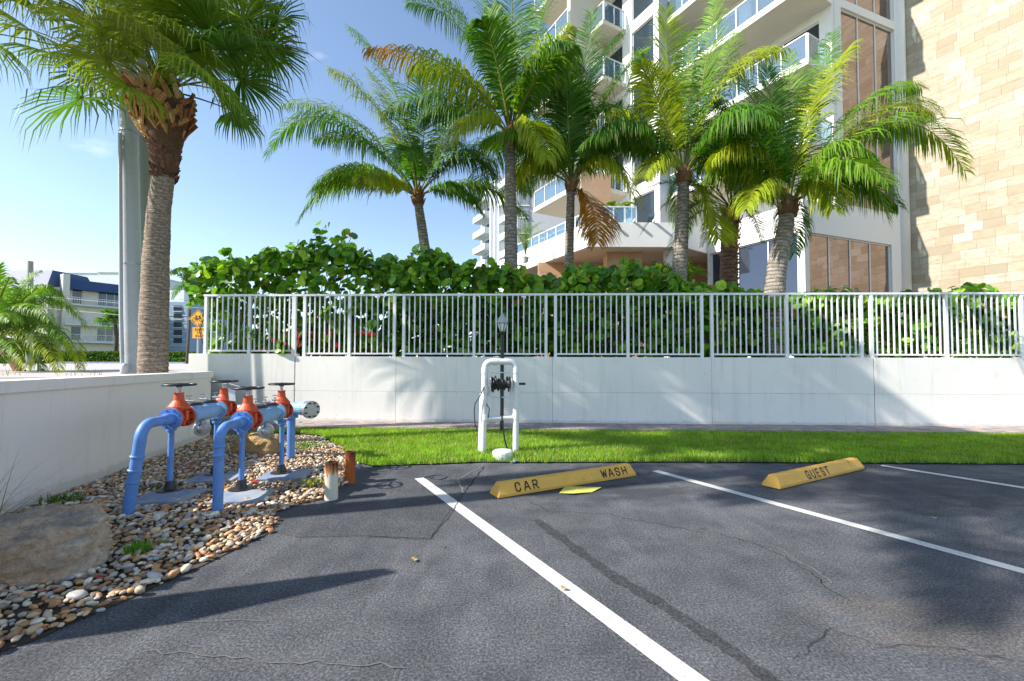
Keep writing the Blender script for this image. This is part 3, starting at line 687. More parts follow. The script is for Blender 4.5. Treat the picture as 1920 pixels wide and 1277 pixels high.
rock('boulder', (rc.x, rc.y + .25, .10), (.34, .2, .20), R(-5), M['tan_rock'], 'squarish tan boulder behind the blue pipes beside the lawn', 8.4)

# ------------------------------------------------------------------ backflow valves
D_ = V((-.12, .993, 0)).normalized(); DS = V((D_.y, -D_.x, 0))   # along the run, and to its right
def flange(b, c, ax, r, t=.022): b.lathe(c - ax * t / 2, ax, [(0, r), (t, r)], 24)
def bolts(b, c, ax, r, n=8, rr=.011, t=.05):
    a = ax.orthogonal().normalized()
    a = (Z - ax * Z.dot(ax)).normalized(); q = ax.cross(a)
    for i in range(n):
        w = 2 * math.pi * (i + .5) / n; p = c + (a * math.cos(w) + q * math.sin(w)) * r; b.lathe(p - ax * t / 2, ax, [(0, rr), (t, rr)], 6)
def gate_valve(c, parent, tilt=0):
    g = MB(); ax = D_
    g.lathe(c - ax * .10, ax, [(0, .055), (.05, .055), (.07, .073), (.13, .073), (.15, .055), (.20, .055)], 20, smooth=True)
    flange(g, c - ax * .10, ax, .104, .022); flange(g, c + ax * .10, ax, .104, .022)
    g.lathe(c - Z * .085, Z, [(0, .035), (.015, .058), (.06, .072), (.16, .064), (.17, .066)], 20, smooth=True)
    g.lathe(c + Z * .08, Z, [(0, .092), (.018, .098), (.03, .098), (.032, .092), (.048, .08), (.085, .052), (.09, .048), (.15, .040), (.155, .043), (.168, .043)], 20)
    bolts(g, c + Z * .095, Z, .085, 6, .011, .055)
    g.cbox(c + Z * .02, .17, .05, .10, math.atan2(ax.y, ax.x) + math.pi / 2)
    body = g.build('gate_valve', M['orange'], parent, bevel=.003)
    s = MB(); s.lathe(c + Z * .245, Z, [(0, .017), (.05, .017), (.05, .026), (.075, .026), (.076, .012), (.10, .012)], 12); s.build('valve_stem', M['steel'], body)
    h = MB(); hc = c + Z * .325; h.torus(hc, Z, .138, .011, 36, 8); h.lathe(hc - Z * .02, Z, [(0, .03), (.035, .026)], 12)
    for i in range(5):
        w = 2 * math.pi * i / 5 + tilt; dd = V((math.cos(w), math.sin(w), 0)); h.tube([hc + dd * .02, hc + dd * .138], .009, 6)
    h.build('handwheel', M['black_iron'], body)
    bb = MB(); bolts(bb, c - ax * .10, ax, .086, 8, .009, .055); bolts(bb, c + ax * .10, ax, .086, 8, .009, .055); bb.build('flange_bolts', M['black_iron'], body)
    return body
def arc(c, a, b_, r, t0, t1, n=9): return [c + (a * math.cos(t0 + (t1 - t0) * i / n) + b_ * math.sin(t0 + (t1 - t0) * i / n)) * r for i in range(n + 1)]
def backflow(x0, y0, zc, lean, label, steel):
    base = V((x0, y0, 0)); root = empty('backflow_preventer', base, label, 'backflow valve', 'pair of backflow preventers in the pebble bed')
    def at(s, z=zc): return V((x0, y0, 0)) + D_ * s + V((lean, 0, 0)) + Z * z
    p = MB(); r = .046 if lean else .042; er = .14
    bend = arc(at(er, zc - er), -D_, Z, er, 0, math.pi / 2)
    p.tube([base - Z * .05] + bend + [at(.36)], r, 20)
    riser = p.build('riser_pipe', M['blue_pipe'], root)
    for k in ((.30, .40, .52) if lean else (.52, .60)):
        q = base.lerp(bend[0], k / (zc - er) if k < zc - er else .95); dd = (bend[0] - base).normalized(); c_ = MB(); c_.lathe(q - dd * .012, dd, [(0, r + .004), (.006, r + .009), (.018, r + .009), (.024, r + .004)], 20); c_.build('pipe_collar', M['blue_pipe'], riser)
    f = MB(); flange(f, at(.405), D_, .104, .022); f.lathe(at(.30), D_, [(0, r + .002), (.03, .056), (.1, .058)], 20); bolts(f, at(.40), D_, .086, 8, .010, .05); f.build('pipe_flange', M['blue_pipe'], root)
    gate_valve(at(.53), root, .3)
    b1 = MB(); s0_, s1_ = .655, 1.265
    b1.lathe(at(s0_), D_, [(0, .104), (.024, .104), (.025, .062), (.05, .065), (.09, .080), (.14, .083), (.46, .083), (.52, .076), (.56, .062), (.585, .062), (.586, .104), (.61, .104)], 24)
    b1.lathe(at(.80, zc + .05), Z, [(0, .07), (.05, .07)], 20); b1.lathe(at(1.08, zc + .05), Z, [(0, .07), (.05, .07)], 20)
    body = b1.build('check_valve_body', M['blue_body'], root, bevel=.003)
    for s_ in (.80, 1.08):
        cv = MB(); cv.lathe(at(s_, zc + .098), Z, [(0, .085), (.014, .085), (.015, .07), (.028, .055)], 20); bolts(cv, at(s_, zc + .105), Z, .073, 8, .008, .04)
        cv.build('inspection_cover', M['black_iron'], body)
    for s_ in (.70, .94, 1.20):
        tcx = MB(); q = at(s_, zc + .07); tcx.tube([q, q + Z * .11], .009, 8); tcx.lathe(q + Z * .08, DS, [(-.03, .011), (.05, .011)], 8); tcx.cbox(q + Z * .13, .05, .012, .01, .5)
        tcx.build('test_cock', M['steel'], body)
    rv = MB(); rc_ = at(.86, zc - .10) + DS * .05
    rv.lathe(rc_ + Z * .03, -Z, [(0, .03), (.06, .03)], 12); ax2 = (DS - D_ * .9).normalized()
    rv.lathe(rc_ - Z * .06 - ax2 * .07, ax2, [(0, .055), (.02, .075), (.05, .078), (.055, .085), (.075, .085), (.08, .06), (.10, .05), (.115, .02)], 16); rv.build('relief_valve', M['steel'], body, bevel=.003)
    gate_valve(at(1.39), root, .8)
    return root, at
def support(parent, p, ztop, bent=0):
    s = MB(); s.tube([p + Z * .05, p + Z * ztop], .027, 14); s.lathe(p + Z * (ztop - .05), Z, [(0, .045), (.03, .045), (.05, .06), (.06, .06)], 14)
    leg = s.build('support_leg', M['blue_pipe'], parent)
    k = MB(); k.lathe(p + Z * .045, Z, [(0, .12), (.014, .115), (.02, .06), (.05, .05), (.10, .038)], 12); k.build('foot_plate', M['black_iron'], leg)
rootL, atL = backflow(-3.37, 3.92, .80, .10, 'left blue pipe assembly with orange gate valves, its front riser leaning', M['steel'])
rootR, atR = backflow(-2.62, 3.99, .765, .0, 'right blue pipe assembly with orange gate valves, front riser upright', M['steel'])
def gp(px, py): return G(px, py, .03)
support(rootL, V((*G(318, 928).xy, 0)), .70); support(rootL, V((*G(404, 896).xy, 0)), .69)
support(rootR, V((*G(452, 926).xy, 0)), .66); support(rootR, V((*G(527, 894).xy, 0)), .66)
padlab = ['square blue washed concrete pad under the left front valve support', 'concrete pad under the left rear valve support', 'pale concrete pad with a brown tile under the right front support', 'concrete pad under the right rear support nearest the stub pipes']
for i, (px, py, sx, sy) in enumerate([(316, 938, .50, .42), (408, 900, .50, .42), (455, 938, .46, .40), (535, 897, .50, .40)]):
    c = G(px, py); b = MB(); b.cbox((c.x, c.y, .022), sx, sy, .055, R(8)); o = b.build('concrete_pad', M['concrete'], None, (c.x, c.y, 0), bevel=.006); tag(o, padlab[i], 'concrete pad', 'concrete pads under the pipe supports')
# grey feed pipe behind
q0 = P(395, 770, 6.35); q1 = P(566, 768, 6.15); zc_ = .70
fr = empty('flanged_feed_pipe', (q1.x, q1.y, 0), 'grey and blue pipe ending in a bolted round flange near the wall', 'pipe')
b = MB(); q0.z = zc_; q1.z = zc_; ax = V((q1 - q0)).normalized(); b.tube([q0, q1], .05, 18); b.build('pipe', M['pole'], fr)
b = MB(); e = P(592, 764, 5.75); e.z = zc_ - .0; ax2 = V((.80, -.55, 0)).normalized(); fc = P(583, 764, 5.95); fc.z = zc_ + .02
b.lathe(fc - ax2 * .16, ax2, [(0, .052), (.06, .054), (.10, .06), (.12, .065), (.13, .118), (.155, .118), (.158, .118), (.185, .118)], 26); b.build('blind_flange', M['steel'], fr, bevel=.003)
b = MB(); bolts(b, fc - ax2 * .0, ax2, .094, 8, .012, .10); b.build('flange_bolts', M['black_iron'], fr)
b = MB(); b.lathe(P(545, 765, 6.2) + V((0, 0, 0)), ax, [(0, .08), (.10, .085), (.2, .10), (.24, .10)], 20); b.build('coupling', M['blue_body'], fr)
b = MB(); rp_ = G(545, 862); b.tube([V((rp_.x, rp_.y, -.05)), V((rp_.x, rp_.y, zc_ - .02))], .052, 18); b.lathe(V((rp_.x, rp_.y, zc_ - .12)), Z, [(0, .085), (.06, .085)], 18); b.build('riser_pipe', M['blue_pipe'], fr)
# plastic tag hanging from the rear left wheel
b = MB(); tp = P(428, 730, 5.2); b.box(tp, V((.07, .01, -.01)), V((0, .004, 0)), V((.012, 0, -.13))); b.tube([tp + V((.03, 0, 0)), tp + V((-.12, 0, .06)), tp + V((.0, 0, .07)), tp + V((.2, 0, .01))], .003, 5)
o = b.build('paper_tag', M['white_paint'], None, tuple(tp)); tag(o, 'small white paper tag wired to the rear left handwheel', 'tag')

# rusty stubs
for (px, py, h, r, mm, lab) in [(621, 936, .365, .063, 'rust_white', 'short cream painted stub pipe streaked with rust at the asphalt edge'), (656, 906, .355, .058, 'rust_red', 'short fully rusted orange brown stub pipe nearer the lawn')]:
    c = G(px, py); b = MB(); b.lathe((c.x, c.y, -.02), Z, [(0, r), (.1, r), (h * .9, r * 1.02), (h + .02, r * 1.02), (h + .021, r * .8), (h - .02, r * .78)], 22, smooth=False)
    o = b.build('stub_pipe', M[mm], None, (c.x, c.y, 0)); tag(o, lab, 'stub pipe')

# ------------------------------------------------------------------ wash-down hose stand
hl = G(905, 852); hr = G(967, 850); hb = (hl + hr) / 2
hs = empty('hose_stand', (hb.x, hb.y, 0), 'white plastic pipe frame holding a black hose reel on the lawn', 'hose stand')
zt = 1.35 + 3 / 830 * 6.6; r = .047
L_ = V((hl.x, hl.y, -.05)); R_ = V((hr.x, hr.y, -.05)); cr = .10; ux = (R_ - L_).normalized()
Lt = L_ + V((.028, 0, 0)); Rt = R_ + V((0.0, 0, 0))
pts = [L_] + arc(V((Lt.x, Lt.y, zt - cr)) + ux * cr, -ux, Z, cr, 0, math.pi / 2, 8) + arc(V((Rt.x, Rt.y, zt - cr)) - ux * cr, Z, ux, cr, 0, math.pi / 2, 8) + [R_]
b = MB(); b.tube(pts, r, 16); frame = b.build('frame', M['pvc'], hs)
b = MB()
for (p_, ax_) in [(Lt + Z * (zt - cr - .03 + .05), Z), (Rt + Z * (zt - cr - .03 + .05), Z), (V((Lt.x, Lt.y, .55)), Z), (V((Rt.x, Rt.y, .55)), Z), (V((Lt.x, Lt.y, .95)), Z), (V((Rt.x, Rt.y, .95)), Z), (V((hb.x, hb.y, zt)) - ux * .07, ux)]:
    b = MB(); b.lathe(V(p_) - ax_ * .04, ax_, [(0, r + .007), (.08, r + .007)], 16); b.build('pipe_fitting', M['pvc'], frame)
b = MB(); b.tube([V((Lt.x, Lt.y, .53)), V((Rt.x, Rt.y, .53))], .036, 14); b.build('cross_pipe', M['pvc'], hs)
b = MB(); o2 = V((-.055, .03, 0)); b.tube([L_ + o2, Lt + o2 + Z * .95], .022, 10); b.tube([Lt + V((.06, .02, .9)), Lt + V((.06, .02, 1.05))], .02, 8); b.build('water_pipe', M['pvc'], hs)
b = MB()
rc0 = V((Lt.x + .085, Lt.y - .01, 1.04)); rc1 = V((Rt.x - .075, Rt.y - .01, 1.04))
for q in (rc0, rc1):
    b.tube([q + Z * .17, q - Z * .20], .011, 8); b.torus(q, ux, .085, .006, 22, 6)
b.tube([rc0 + Z * .17, rc1 + Z * .17], .011, 8); b.tube([rc0 - Z * .20, rc1 - Z * .20], .011, 8); b.tube([rc0 - ux * .03, rc1 + ux * .06], .012, 8); b.build('reel_frame', M['pvc'], hs)
b = MB(); pts = []; turns = 11
for i in range(turns * 16 + 1):
    t = i / (turns * 16); w = 2 * math.pi * i / 16; rr = .085 + .022 * math.sin(t * 19) + .012 * math.sin(i * .7)
    pts.append(rc0.lerp(rc1, .06 + .86 * (.5 - .5 * math.cos(t * math.pi * 2.6)) ) + V((0, math.cos(w) * rr, math.sin(w) * rr)))
b.tube(pts, .0125, 7); b.lathe(rc0, ux, [(.02, .065), ((rc1 - rc0).length - .02, .065)], 14)
q = rc0.lerp(rc1, .5) + V((.0, -.08, -.06))
hp = [q, q + V((.01, -.02, -.25)), q + V((.03, -.03, -.5)), q + V((.06, -.05, -.72)), q + V((.10, -.07, -.86)), q + V((.18, -.09, -.94)), q + V((.25, -.10, -.965)), q + V((.3, -.05, -.97)), q + V((.22, .06, -.965))]
sp = []
for i in range(len(hp) - 1):
    a_, b2 = hp[max(i - 1, 0)], hp[min(i + 2, len(hp) - 1)]
    for j in range(4):
        t = j / 4; p1_, p2_ = hp[i], hp[i + 1]
        sp.append(.5 * ((2 * p1_) + (p2_ - a_) * t + (2 * a_ - 5 * p1_ + 4 * p2_ - b2) * t * t + (3 * p1_ - a_ - 3 * p2_ + b2) * t ** 3))
b.tube(sp + [hp[-1]], .012, 8); b.build('hose', M['hose'], hs)
b = MB(); b.tube([rc1 + ux * .10, rc1 + ux * .22], .018, 10); b.tube([rc1 + ux * .04, rc1 + ux * .10 + V((0, 0, .0))], .008, 6); b.build('crank_handle', M['black_iron'], hs)
b = MB(); s_ = Lt + V((-.01, -.05, 1.05)); b.tube([s_, s_ + V((-.05, -.02, -.12)), s_ + V((-.13, -.02, -.25)), s_ + V((-.14, -.02, -.36)), s_ + V((-.13, 0, -.55)), s_ + V((-.10, 0, -.62))], .008, 7); b.tube([Lt + V((.03, -.05, .80)), Lt + V((.07, -.03, .72)), Lt + V((.05, -.02, .58))], .007, 6); b.build('supply_hose', M['hose'], hs)
bk = G(942, 866); b = MB(); b.lathe((bk.x, bk.y + .13, 0), Z, [(0, .135), (.10, .145), (.12, .14), (.135, .12)], 18); o = b.build('drain_cap', M['pvc'], None, (bk.x, bk.y + .13, 0)); tag(o, 'low rounded white plastic cap on the grass under the hose stand', 'drain cap')
nzp = G(962, 870); b = MB(); b.lathe((nzp.x - .03, nzp.y, .02), V((.5, .3, .1)), [(0, .014), (.04, .014), (.05, .02), (.1, .02)], 10); o = b.build('hose_nozzle', M['steel'], None, (nzp.x, nzp.y, 0)); tag(o, 'metal spray nozzle lying at the end of the black hose', 'nozzle')

# lamp post
lp = V((*G(941, 812).xy, 0)); lamp = empty('garden_lamp', lp, 'black garden lamp post with a small lantern in front of the retaining wall', 'lamp post')
b = MB(); b.tube([lp, lp + Z * 1.93], .037, 12); b.lathe(lp + Z * 1.9, Z, [(0, .04), (.04, .055), (.07, .05)], 12); b.build('post', M['black_iron'], lamp)
b = MB(); lz = lp + Z * 1.97
b.lathe(lz, Z, [(0, .03), (.02, .05), (.15, .10), (.16, .10)], 6); lant = b.build('lantern_glass', M['pvc'], lamp)
b = MB(); b.lathe(lz + Z * .16, Z, [(0, .115), (.012, .118), (.10, .075), (.15, .035), (.17, .03), (.185, .012), (.21, .006)], 6); b.build('lantern_roof', M['pole'], lamp)
b = MB()
for i in range(6):
    w = 2 * math.pi * i / 6; aa = lz.orthogonal()
    dd = V((math.cos(w), math.sin(w), 0)); b.tube([lz + dd * .052 + Z * .02, lz + dd * .104 + Z * .158], .005, 5)
b.lathe(lz + Z * .152, Z, [(0, .112), (.012, .115)], 6); b.build('lantern_cage', M['black_iron'], lamp)

# ------------------------------------------------------------------ wheel stops with stencilled words
GLY = {  # strokes in a 0..1 x 0..1 box
 'C': [[(.85, .68), (.85, .80), (.65, 1), (.55, 1)], [(.40, 1), (.32, 1), (.12, .80), (.12, .2), (.32, 0), (.40, 0)], [(.55, 0), (.65, 0), (.85, .2), (.85, .32)]],
 'A': [[(.05, 0), (.44, 1)], [(.56, 1), (.95, 0)], [(.26, .34), (.74, .34)]],
 'R': [[(.12, 0), (.12, 1)], [(.24, 1), (.65, 1), (.85, .85), (.85, .66), (.65, .5), (.24, .5)], [(.5, .44), (.88, 0)]],
 'W': [[(.02, 1), (.24, 0)], [(.3, .1), (.5, .8)], [(.5, .8), (.70, .1)], [(.76, 0), (.98, 1)]],
 'S': [[(.85, .72), (.85, .82), (.65, 1), (.54, 1)], [(.44, 1), (.3, 1), (.12, .84), (.12, .66), (.3, .53), (.7, .47), (.86, .34), (.86, .18), (.68, 0), (.54, 0)], [(.44, 0), (.32, 0), (.12, .18), (.12, .28)]],
 'H': [[(.12, 0), (.12, 1)], [(.88, 0), (.88, 1)], [(.24, .5), (.76, .5)]],
 'G': [[(.85, .70), (.85, .80), (.65, 1), (.55, 1)], [(.42, 1), (.32, 1), (.12, .80), (.12, .2), (.32, 0), (.42, 0)], [(.54, 0), (.86, 0), (.86, .46), (.55, .46)]],
 'U': [[(.12, 1), (.12, .2), (.32, 0), (.44, 0)], [(.56, 0), (.68, 0), (.88, .2), (.88, 1)]],
 'E': [[(.14, 0), (.14, 1)], [(.26, 1), (.85, 1)], [(.26, .5), (.75, .5)], [(.26, 0), (.85, 0)]],
 'T': [[(.5, 0), (.5, .86)], [(.04, 1), (.96, 1)]], 'O': [[(.4, 1), (.12, .8), (.12, .2), (.4, 0)], [(.6, 0), (.88, .2), (.88, .8), (.6, 1)]],
 'D': [[(.12, 0), (.12, 1)], [(.24, 1), (.6, 1), (.88, .75), (.88, .25), (.6, 0), (.24, 0)]]}
def letters(b, word, o, ux_, uy_, nn, w, h, gap, th):
    for ch in word:
        if ch != ' ':
            for st in GLY[ch]:
                pts_ = [o + ux_ * (p[0] * w) + uy_ * (p[1] * h) for p in st]
                for i in range(len(pts_) - 1):
                    a_, c_ = pts_[i], pts_[i + 1]; d_ = (c_ - a_)
                    if d_.length < 1e-6: continue
                    d_.normalize(); s_ = nn.cross(d_).normalized() * th / 2; e_ = d_ * (th * .3)
                    b.add([a_ - s_ - e_, c_ - s_ + e_, c_ + s_ + e_, a_ + s_ - e_], [(0, 1, 2, 3)])
        o = o + ux_ * (w + gap)
def wheel_stop(pa, pb, words, label):
    A = G(*pa); B = G(*pb); u = (B - A).normalized(); L = (B - A).length; n_ = V((u.y, -u.x, 0)); n_ = n_ if n_.y < 0 else -n_  # towards the camera
    root = empty('wheel_stop', (A.x, A.y, 0), label, 'wheel stop', 'yellow wheel stops in the parking bays')
    hw = .115; prof = [(0.0, 0.006), (0.0, .035), (.055, .128), (.075, .138), (.125, .138), (.145, .128), (.20, .035), (.20, .006)]   # distance behind the front edge, height
    b = MB(); rings = []
    N_ = 30
    for i in range(N_ + 1):
        s_ = L * i / N_; ins = 0.0
        k = 1.0 if 0 < i < N_ else .985
        ring = []
        for (d, z) in prof:
            j = .0015 * math.sin(i * 2.3 + d * 90)
            ring.append(A + u * (s_ + (0.05 * (z / .138) if i == 0 else (-.05 * (z / .138) if i == N_ else 0))) - n_ * (.10 + (d - .10) * k) + Z * (z + (j if z > .01 else 0)))
        rings.append(ring)
    m_ = len(prof); vs = [p for r_ in rings for p in r_]; fs = []
    for i in range(N_):
        for j in range(m_): fs.append((i * m_ + j, (i + 1) * m_ + j, (i + 1) * m_ + (j + 1) % m_, i * m_ + (j + 1) % m_))
    fs.append(tuple(range(m_))); fs.append(tuple(reversed(range(N_ * m_, (N_ + 1) * m_))))
    b.add(vs, fs); body = b.build('concrete_bar', M['yellow_paint'], root, bevel=.004)
    f0 = A + Z * .035; f1 = A - n_ * .055 + Z * .128; up_ = (f1 - f0); fh = up_.length; up_.normalize(); fn = u.cross(up_).normalized()
    if fn.dot(n_) < 0: fn = -fn
    for (word, s_, w_, gap) in words:
        t = MB(); letters(t, word, f0 + u * (s_ * L) + up_ * (fh * .10) + fn * .004, u, up_, fn, w_, fh * .80, gap, .014)
        o = t.build('lettering', M['stencil'], root)
        o['label'] = 'black stencilled word ' + word
    return root
wheel_stop((934, 936), (1194, 893), [('CAR', .11, .072, .034), ('WASH', .72, .073, .030)], 'long yellow wheel stop stencilled CAR WASH in front of the hose stand')
wheel_stop((1462, 919), (1622, 880), [('GUEST', .30, .075, .032)], 'yellow wheel stop stencilled GUEST in the right hand bay')
# flyer on the asphalt, ring mark, small litter
c = G(1087, 921); b = MB(); vs = []; 
fl = [(1048, 926), (1060, 915), (1098, 914), (1128, 917), (1110, 924), (1075, 929)]
b = MB(); q = [G(*p) for p in fl]; cc = sum(q, V((0, 0, 0))) / 6
b.add([(p.x, p.y, .008 + .012 * (i % 2)) for i, p in enumerate(q)] + [(cc.x, cc.y, .022)], [(i, (i + 1) % 6, 6) for i in range(6)])
o = b.build('crumpled_paper', M['paper'], None, (c.x, c.y, 0)); tag(o, 'crumpled yellow paper lying in front of the CAR WASH wheel stop', 'paper')
b = MB(); c = G(820, 896); b.torus((c.x, c.y, .006), Z, .105, .007, 30, 6); b.torus((c.x - .1, c.y - .01, .006), Z, .05, .006, 24, 6); o = b.build('tar_rings', M['seal'], None, (c.x, c.y, 0)); tag(o, 'two small dark rings marked on the asphalt patch near the lawn', 'rings')
def leaf_litter(px, py, s, m, label, z=.01):
    c = G(px, py); b = MB(); k = 7; a0_ = random.uniform(0, 6)
    vs = [(c.x + math.cos(a0_ + i * 6.283 / k) * s * (1.3 if i % 3 == 0 else .8), c.y + math.sin(a0_ + i * 6.283 / k) * s * .8, z + random.uniform(0, .02)) for i in range(k)] + [(c.x, c.y, z + .006)]
    b.add(vs, [(i, (i + 1) % k, k) for i in range(k)]); o = b.build('fallen_leaf', m, None, (c.x, c.y, 0)); tag(o, label, 'leaf', 'fallen leaves on the ground')
leaf_litter(777, 1053, .028, M['tan_leaf'], 'curled tan leaf on the asphalt left of the near white stripe')
leaf_litter(836, 1032, .012, M['red_leaf'], 'tiny reddish leaf on the asphalt near the white stripe')
leaf_litter(357, 880, .06, M['red_leaf'], 'bright red leaf on the pebbles between the two left supports', .06)
leaf_litter(478, 912, .05, M['red_leaf'], 'small orange red leaf on the pebbles behind the right pad', .05)
leaf_litter(1058, 1108, .02, M['tan_leaf'], 'small brown leaf lying across the near white stripe', .012)
random.seed(77)
for i, (px, py, m_, lab) in enumerate([(560, 905, 'tan_leaf', 'curled brown leaf on the pebbles left of the rusty stubs'), (610, 860, 'tan_leaf', 'tan leaf where pebbles meet the lawn'), (185, 1100, 'red_leaf', 'dull red leaf on the pebbles below the boulder'), (470, 985, 'tan_leaf', 'brown leaf on the near pebbles right of the front pipe')]):
    leaf_litter(px, py, random.uniform(.014, .035), M[m_], lab, .05 if px < 620 else .01)
leaf_litter(1752, 974, .02, M['tan_leaf'], 'small pale leaf on the shaded asphalt in the guest bay')

# ------------------------------------------------------------------ palms
def acc(): return {'v': [], 'q': [], 't': [], 'c': [], 'n': 0}
def put(a, v, q, t, c):
    v = np.asarray(v, float); a['v'].append(v)
    if q is not None and len(q): a['q'].append(np.asarray(q) + a['n'])
    if t is not None and len(t): a['t'].append(np.asarray(t) + a['n'])
    a['c'].append(np.broadcast_to(np.asarray(c, float), v.shape).copy()); a['n'] += len(v)
def fin(a, name, m, parent=None, loc=None, smooth=False):
    fl = []
    if a['q']: fl.append(np.vstack(a['q']))
    if a['t']: fl.append(np.vstack(a['t']))
    return npmesh(name, np.vstack(a['v']), fl, np.vstack(a['c']), m, parent, loc, smooth)
GREENS = {0: ((.04, .125, .009), (.10, .235, .014)), 1: ((.09, .21, .012), (.19, .33, .018)), 2: ((.20, .30, .012), (.36, .39, .02)), 3: ((.38, .22, .02), (.42, .14, .02)), 4: ((.10, .15, .07), (.17, .22, .10))}
def np3(v): return np.array([v.x, v.y, v.z])
def nrm(a): return a / (np.linalg.norm(a, axis=-1, keepdims=True) + 1e-9)
def frond(a, root, via, tip, Lmax=.62, n=84, tone=0, droop=.55, w=.030, stiff=0.0, tiptone=None, rr=.022, bare=.14, vup=.25, fwd=.55):
    p0, pm, p2 = np3(root), np3(via), np3(tip); c = 2 * pm - .5 * (p0 + p2)
    def B(t): t = t[:, None]; return (1 - t) ** 2 * p0 + 2 * t * (1 - t) * c + t * t * p2
    def dB(t): t = t[:, None]; return nrm(2 * (1 - t) * (c - p0) + 2 * t * (p2 - c))
    # rachis
    ts = np.linspace(0, 1, 18); pr = B(ts); T = dB(ts); up = np.array([0, 0, 1.0])
    S = nrm(np.cross(T, up)); Nn = np.cross(S, T); r = rr * (1.5 - 1.35 * ts)[:, None]
    ring = np.stack([pr + S * r * 1.25, pr + Nn * r, pr - S * r * 1.25, pr - Nn * r * .6], 1).reshape(-1, 3)
    q = [(i * 4 + k, i * 4 + (k + 1) % 4, (i + 1) * 4 + (k + 1) % 4, (i + 1) * 4 + k) for i in range(17) for k in range(4)]
    g0, g1 = [np.array(x_) for x_ in GREENS[tone]]
    put(a, ring, q, None, (.26, .27, .05) if tone != 3 else (.42, .28, .08))
    for side in (-1, 1):
        t = np.linspace(bare, .995, n) + rng.normal(0, .002, n); t = np.clip(t, 0, .999)
        P_ = B(t); T = dB(t); S = nrm(np.cross(T, up)); Nn = np.cross(S, T)
        u = (t - bare) / (1 - bare); prof = np.clip(.45 + 1.5 * u, 0, 1) * np.clip((1.12 - u) * 1.9, 0, 1) ** .8
        L = Lmax * prof * rng.uniform(.78, 1.08, n)
        L = L[:, None]
        fw = (fwd + .9 * u ** 2)[:, None]
        vu = rng.normal(vup, .2, n)[:, None]
        d1 = nrm(S * side + T * fw + Nn * vu)
        dz = np.array([0, 0, -1.0])
        dr = (droop * rng.uniform(.7, 1.35, n))[:, None] * np.clip(1.25 - 1.1 * np.abs(T[:, 2:3]) ** 1.5, .18, 1)
        m1 = P_ + d1 * L * .38 + dz * dr * L * .06
        m2 = m1 + nrm(d1 + dz * dr * 1.1) * L * .34
        e = m2 + nrm(d1 * .6 + dz * dr * 2.6 + rng.normal(0, .09, (n, 3))) * L * .34
        dm = nrm(d1 + dz * dr * 1.2)
        wd = (T - dm * (T * dm).sum(1, keepdims=True)) + .45 * side * np.cross(dm, Nn) * np.sign((np.cross(dm, Nn) * T).sum(1, keepdims=True) * side + 1e-6)
        wd = nrm(nrm(wd) + rng.normal(0, .16, (n, 3))); W = w * (.75 + .5 * (1 - u))[:, None]
        v = np.stack([P_ - wd * W * .25, P_ + wd * W * .25, m1 - wd * W * .5, m1 + wd * W * .5, m2 - wd * W * .36, m2 + wd * W * .36, e], 1).reshape(-1, 3)
        i = np.arange(n) * 7
        q = np.concatenate([np.stack([i, i + 1, i + 3, i + 2], 1), np.stack([i + 2, i + 3, i + 5, i + 4], 1)]); tt = np.stack([i + 4, i + 5, i + 6], 1)
        k = rng.random(n)[:, None]; cc = g0 * (1 - k) + g1 * k
        if tiptone is not None:
            h0, h1 = [np.array(x_) for x_ in GREENS[tiptone]]; z_ = np.clip((u - .55) / .3, 0, 1)[:, None]; cc = cc * (1 - z_) + (h0 * (1 - k) + h1 * k) * z_
        cv = np.repeat(cc, 7, 0); tips = (np.arange(n) * 7 + 6); br = rng.random(n) < .35
        cv[tips[br]] = cv[tips[br]] * .5 + np.array((.30, .20, .04)) * .5
        put(a, v, q, tt, cv)
def trunk_mesh(name, pts, rads, parent, ring=.075, c0=(.20, .17, .14), c1=(.09, .075, .065), n=18, m='trunk', amp=.06, seg=.022):
    pts = [V(p) for p in pts]; out = []; rr = []
    # Catmull-Rom
    L = 0
    for i in range(len(pts) - 1):
        a_, p1_, p2_, b2 = pts[max(i - 1, 0)], pts[i], pts[i + 1], pts[min(i + 2, len(pts) - 1)]
        k = max(2, int((p2_ - p1_).length / seg))
        for j in range(k):
            t = j / k; out.append(.5 * ((2 * p1_) + (p2_ - a_) * t + (2 * a_ - 5 * p1_ + 4 * p2_ - b2) * t * t + (3 * p1_ - a_ - 3 * p2_ + b2) * t ** 3)); rr.append(rads[i] * (1 - t) + rads[i + 1] * t)
    out.append(pts[-1]); rr.append(rads[-1])
    vs = []; cs = []; s_ = 0; last = out[0]; seeds = [random.uniform(-.02, .02) for _ in range(400)]
    for i, p in enumerate(out):
        s_ += (p - last).length; last = p; t = (out[min(i + 1, len(out) - 1)] - out[max(i - 1, 0)]).normalized()
        a_ = V((1, 0, 0)); a_ = (a_ - t * a_.dot(t)).normalized(); b2 = t.cross(a_)
        for k in range(n):
            q = 2 * math.pi * k / n; ph = (s_ / ring + .12 * math.sin(q + s_ * 3) + .06 * math.sin(3 * q + s_)) ; fr_ = ph - math.floor(ph); idx_ = int(ph) % 400
            rad_ = rr[i] * (1 + amp * (.5 - fr_) + seeds[idx_] + .018 * math.sin(q * 3 + s_ * 7) + random.uniform(-.012, .012))
            vs.append(p + (a_ * math.cos(q) + b2 * math.sin(q)) * rad_)
            w = 1.0 if fr_ < .78 else .0; w = w * (.75 + .25 * math.sin(idx_ * 2.1 + k)); cs.append(tuple(c1[j] * (1 - w) + c0[j] * w for j in range(3)))
    b = MB(); m_ = len(out); b.add(vs, [(i * n + k, i * n + (k + 1) % n, (i + 1) * n + (k + 1) % n, (i + 1) * n + k) for i in range(m_ - 1) for k in range(n)], (1, 1, 1), True)
    b.c = cs; return b.build(name, M[m], parent)
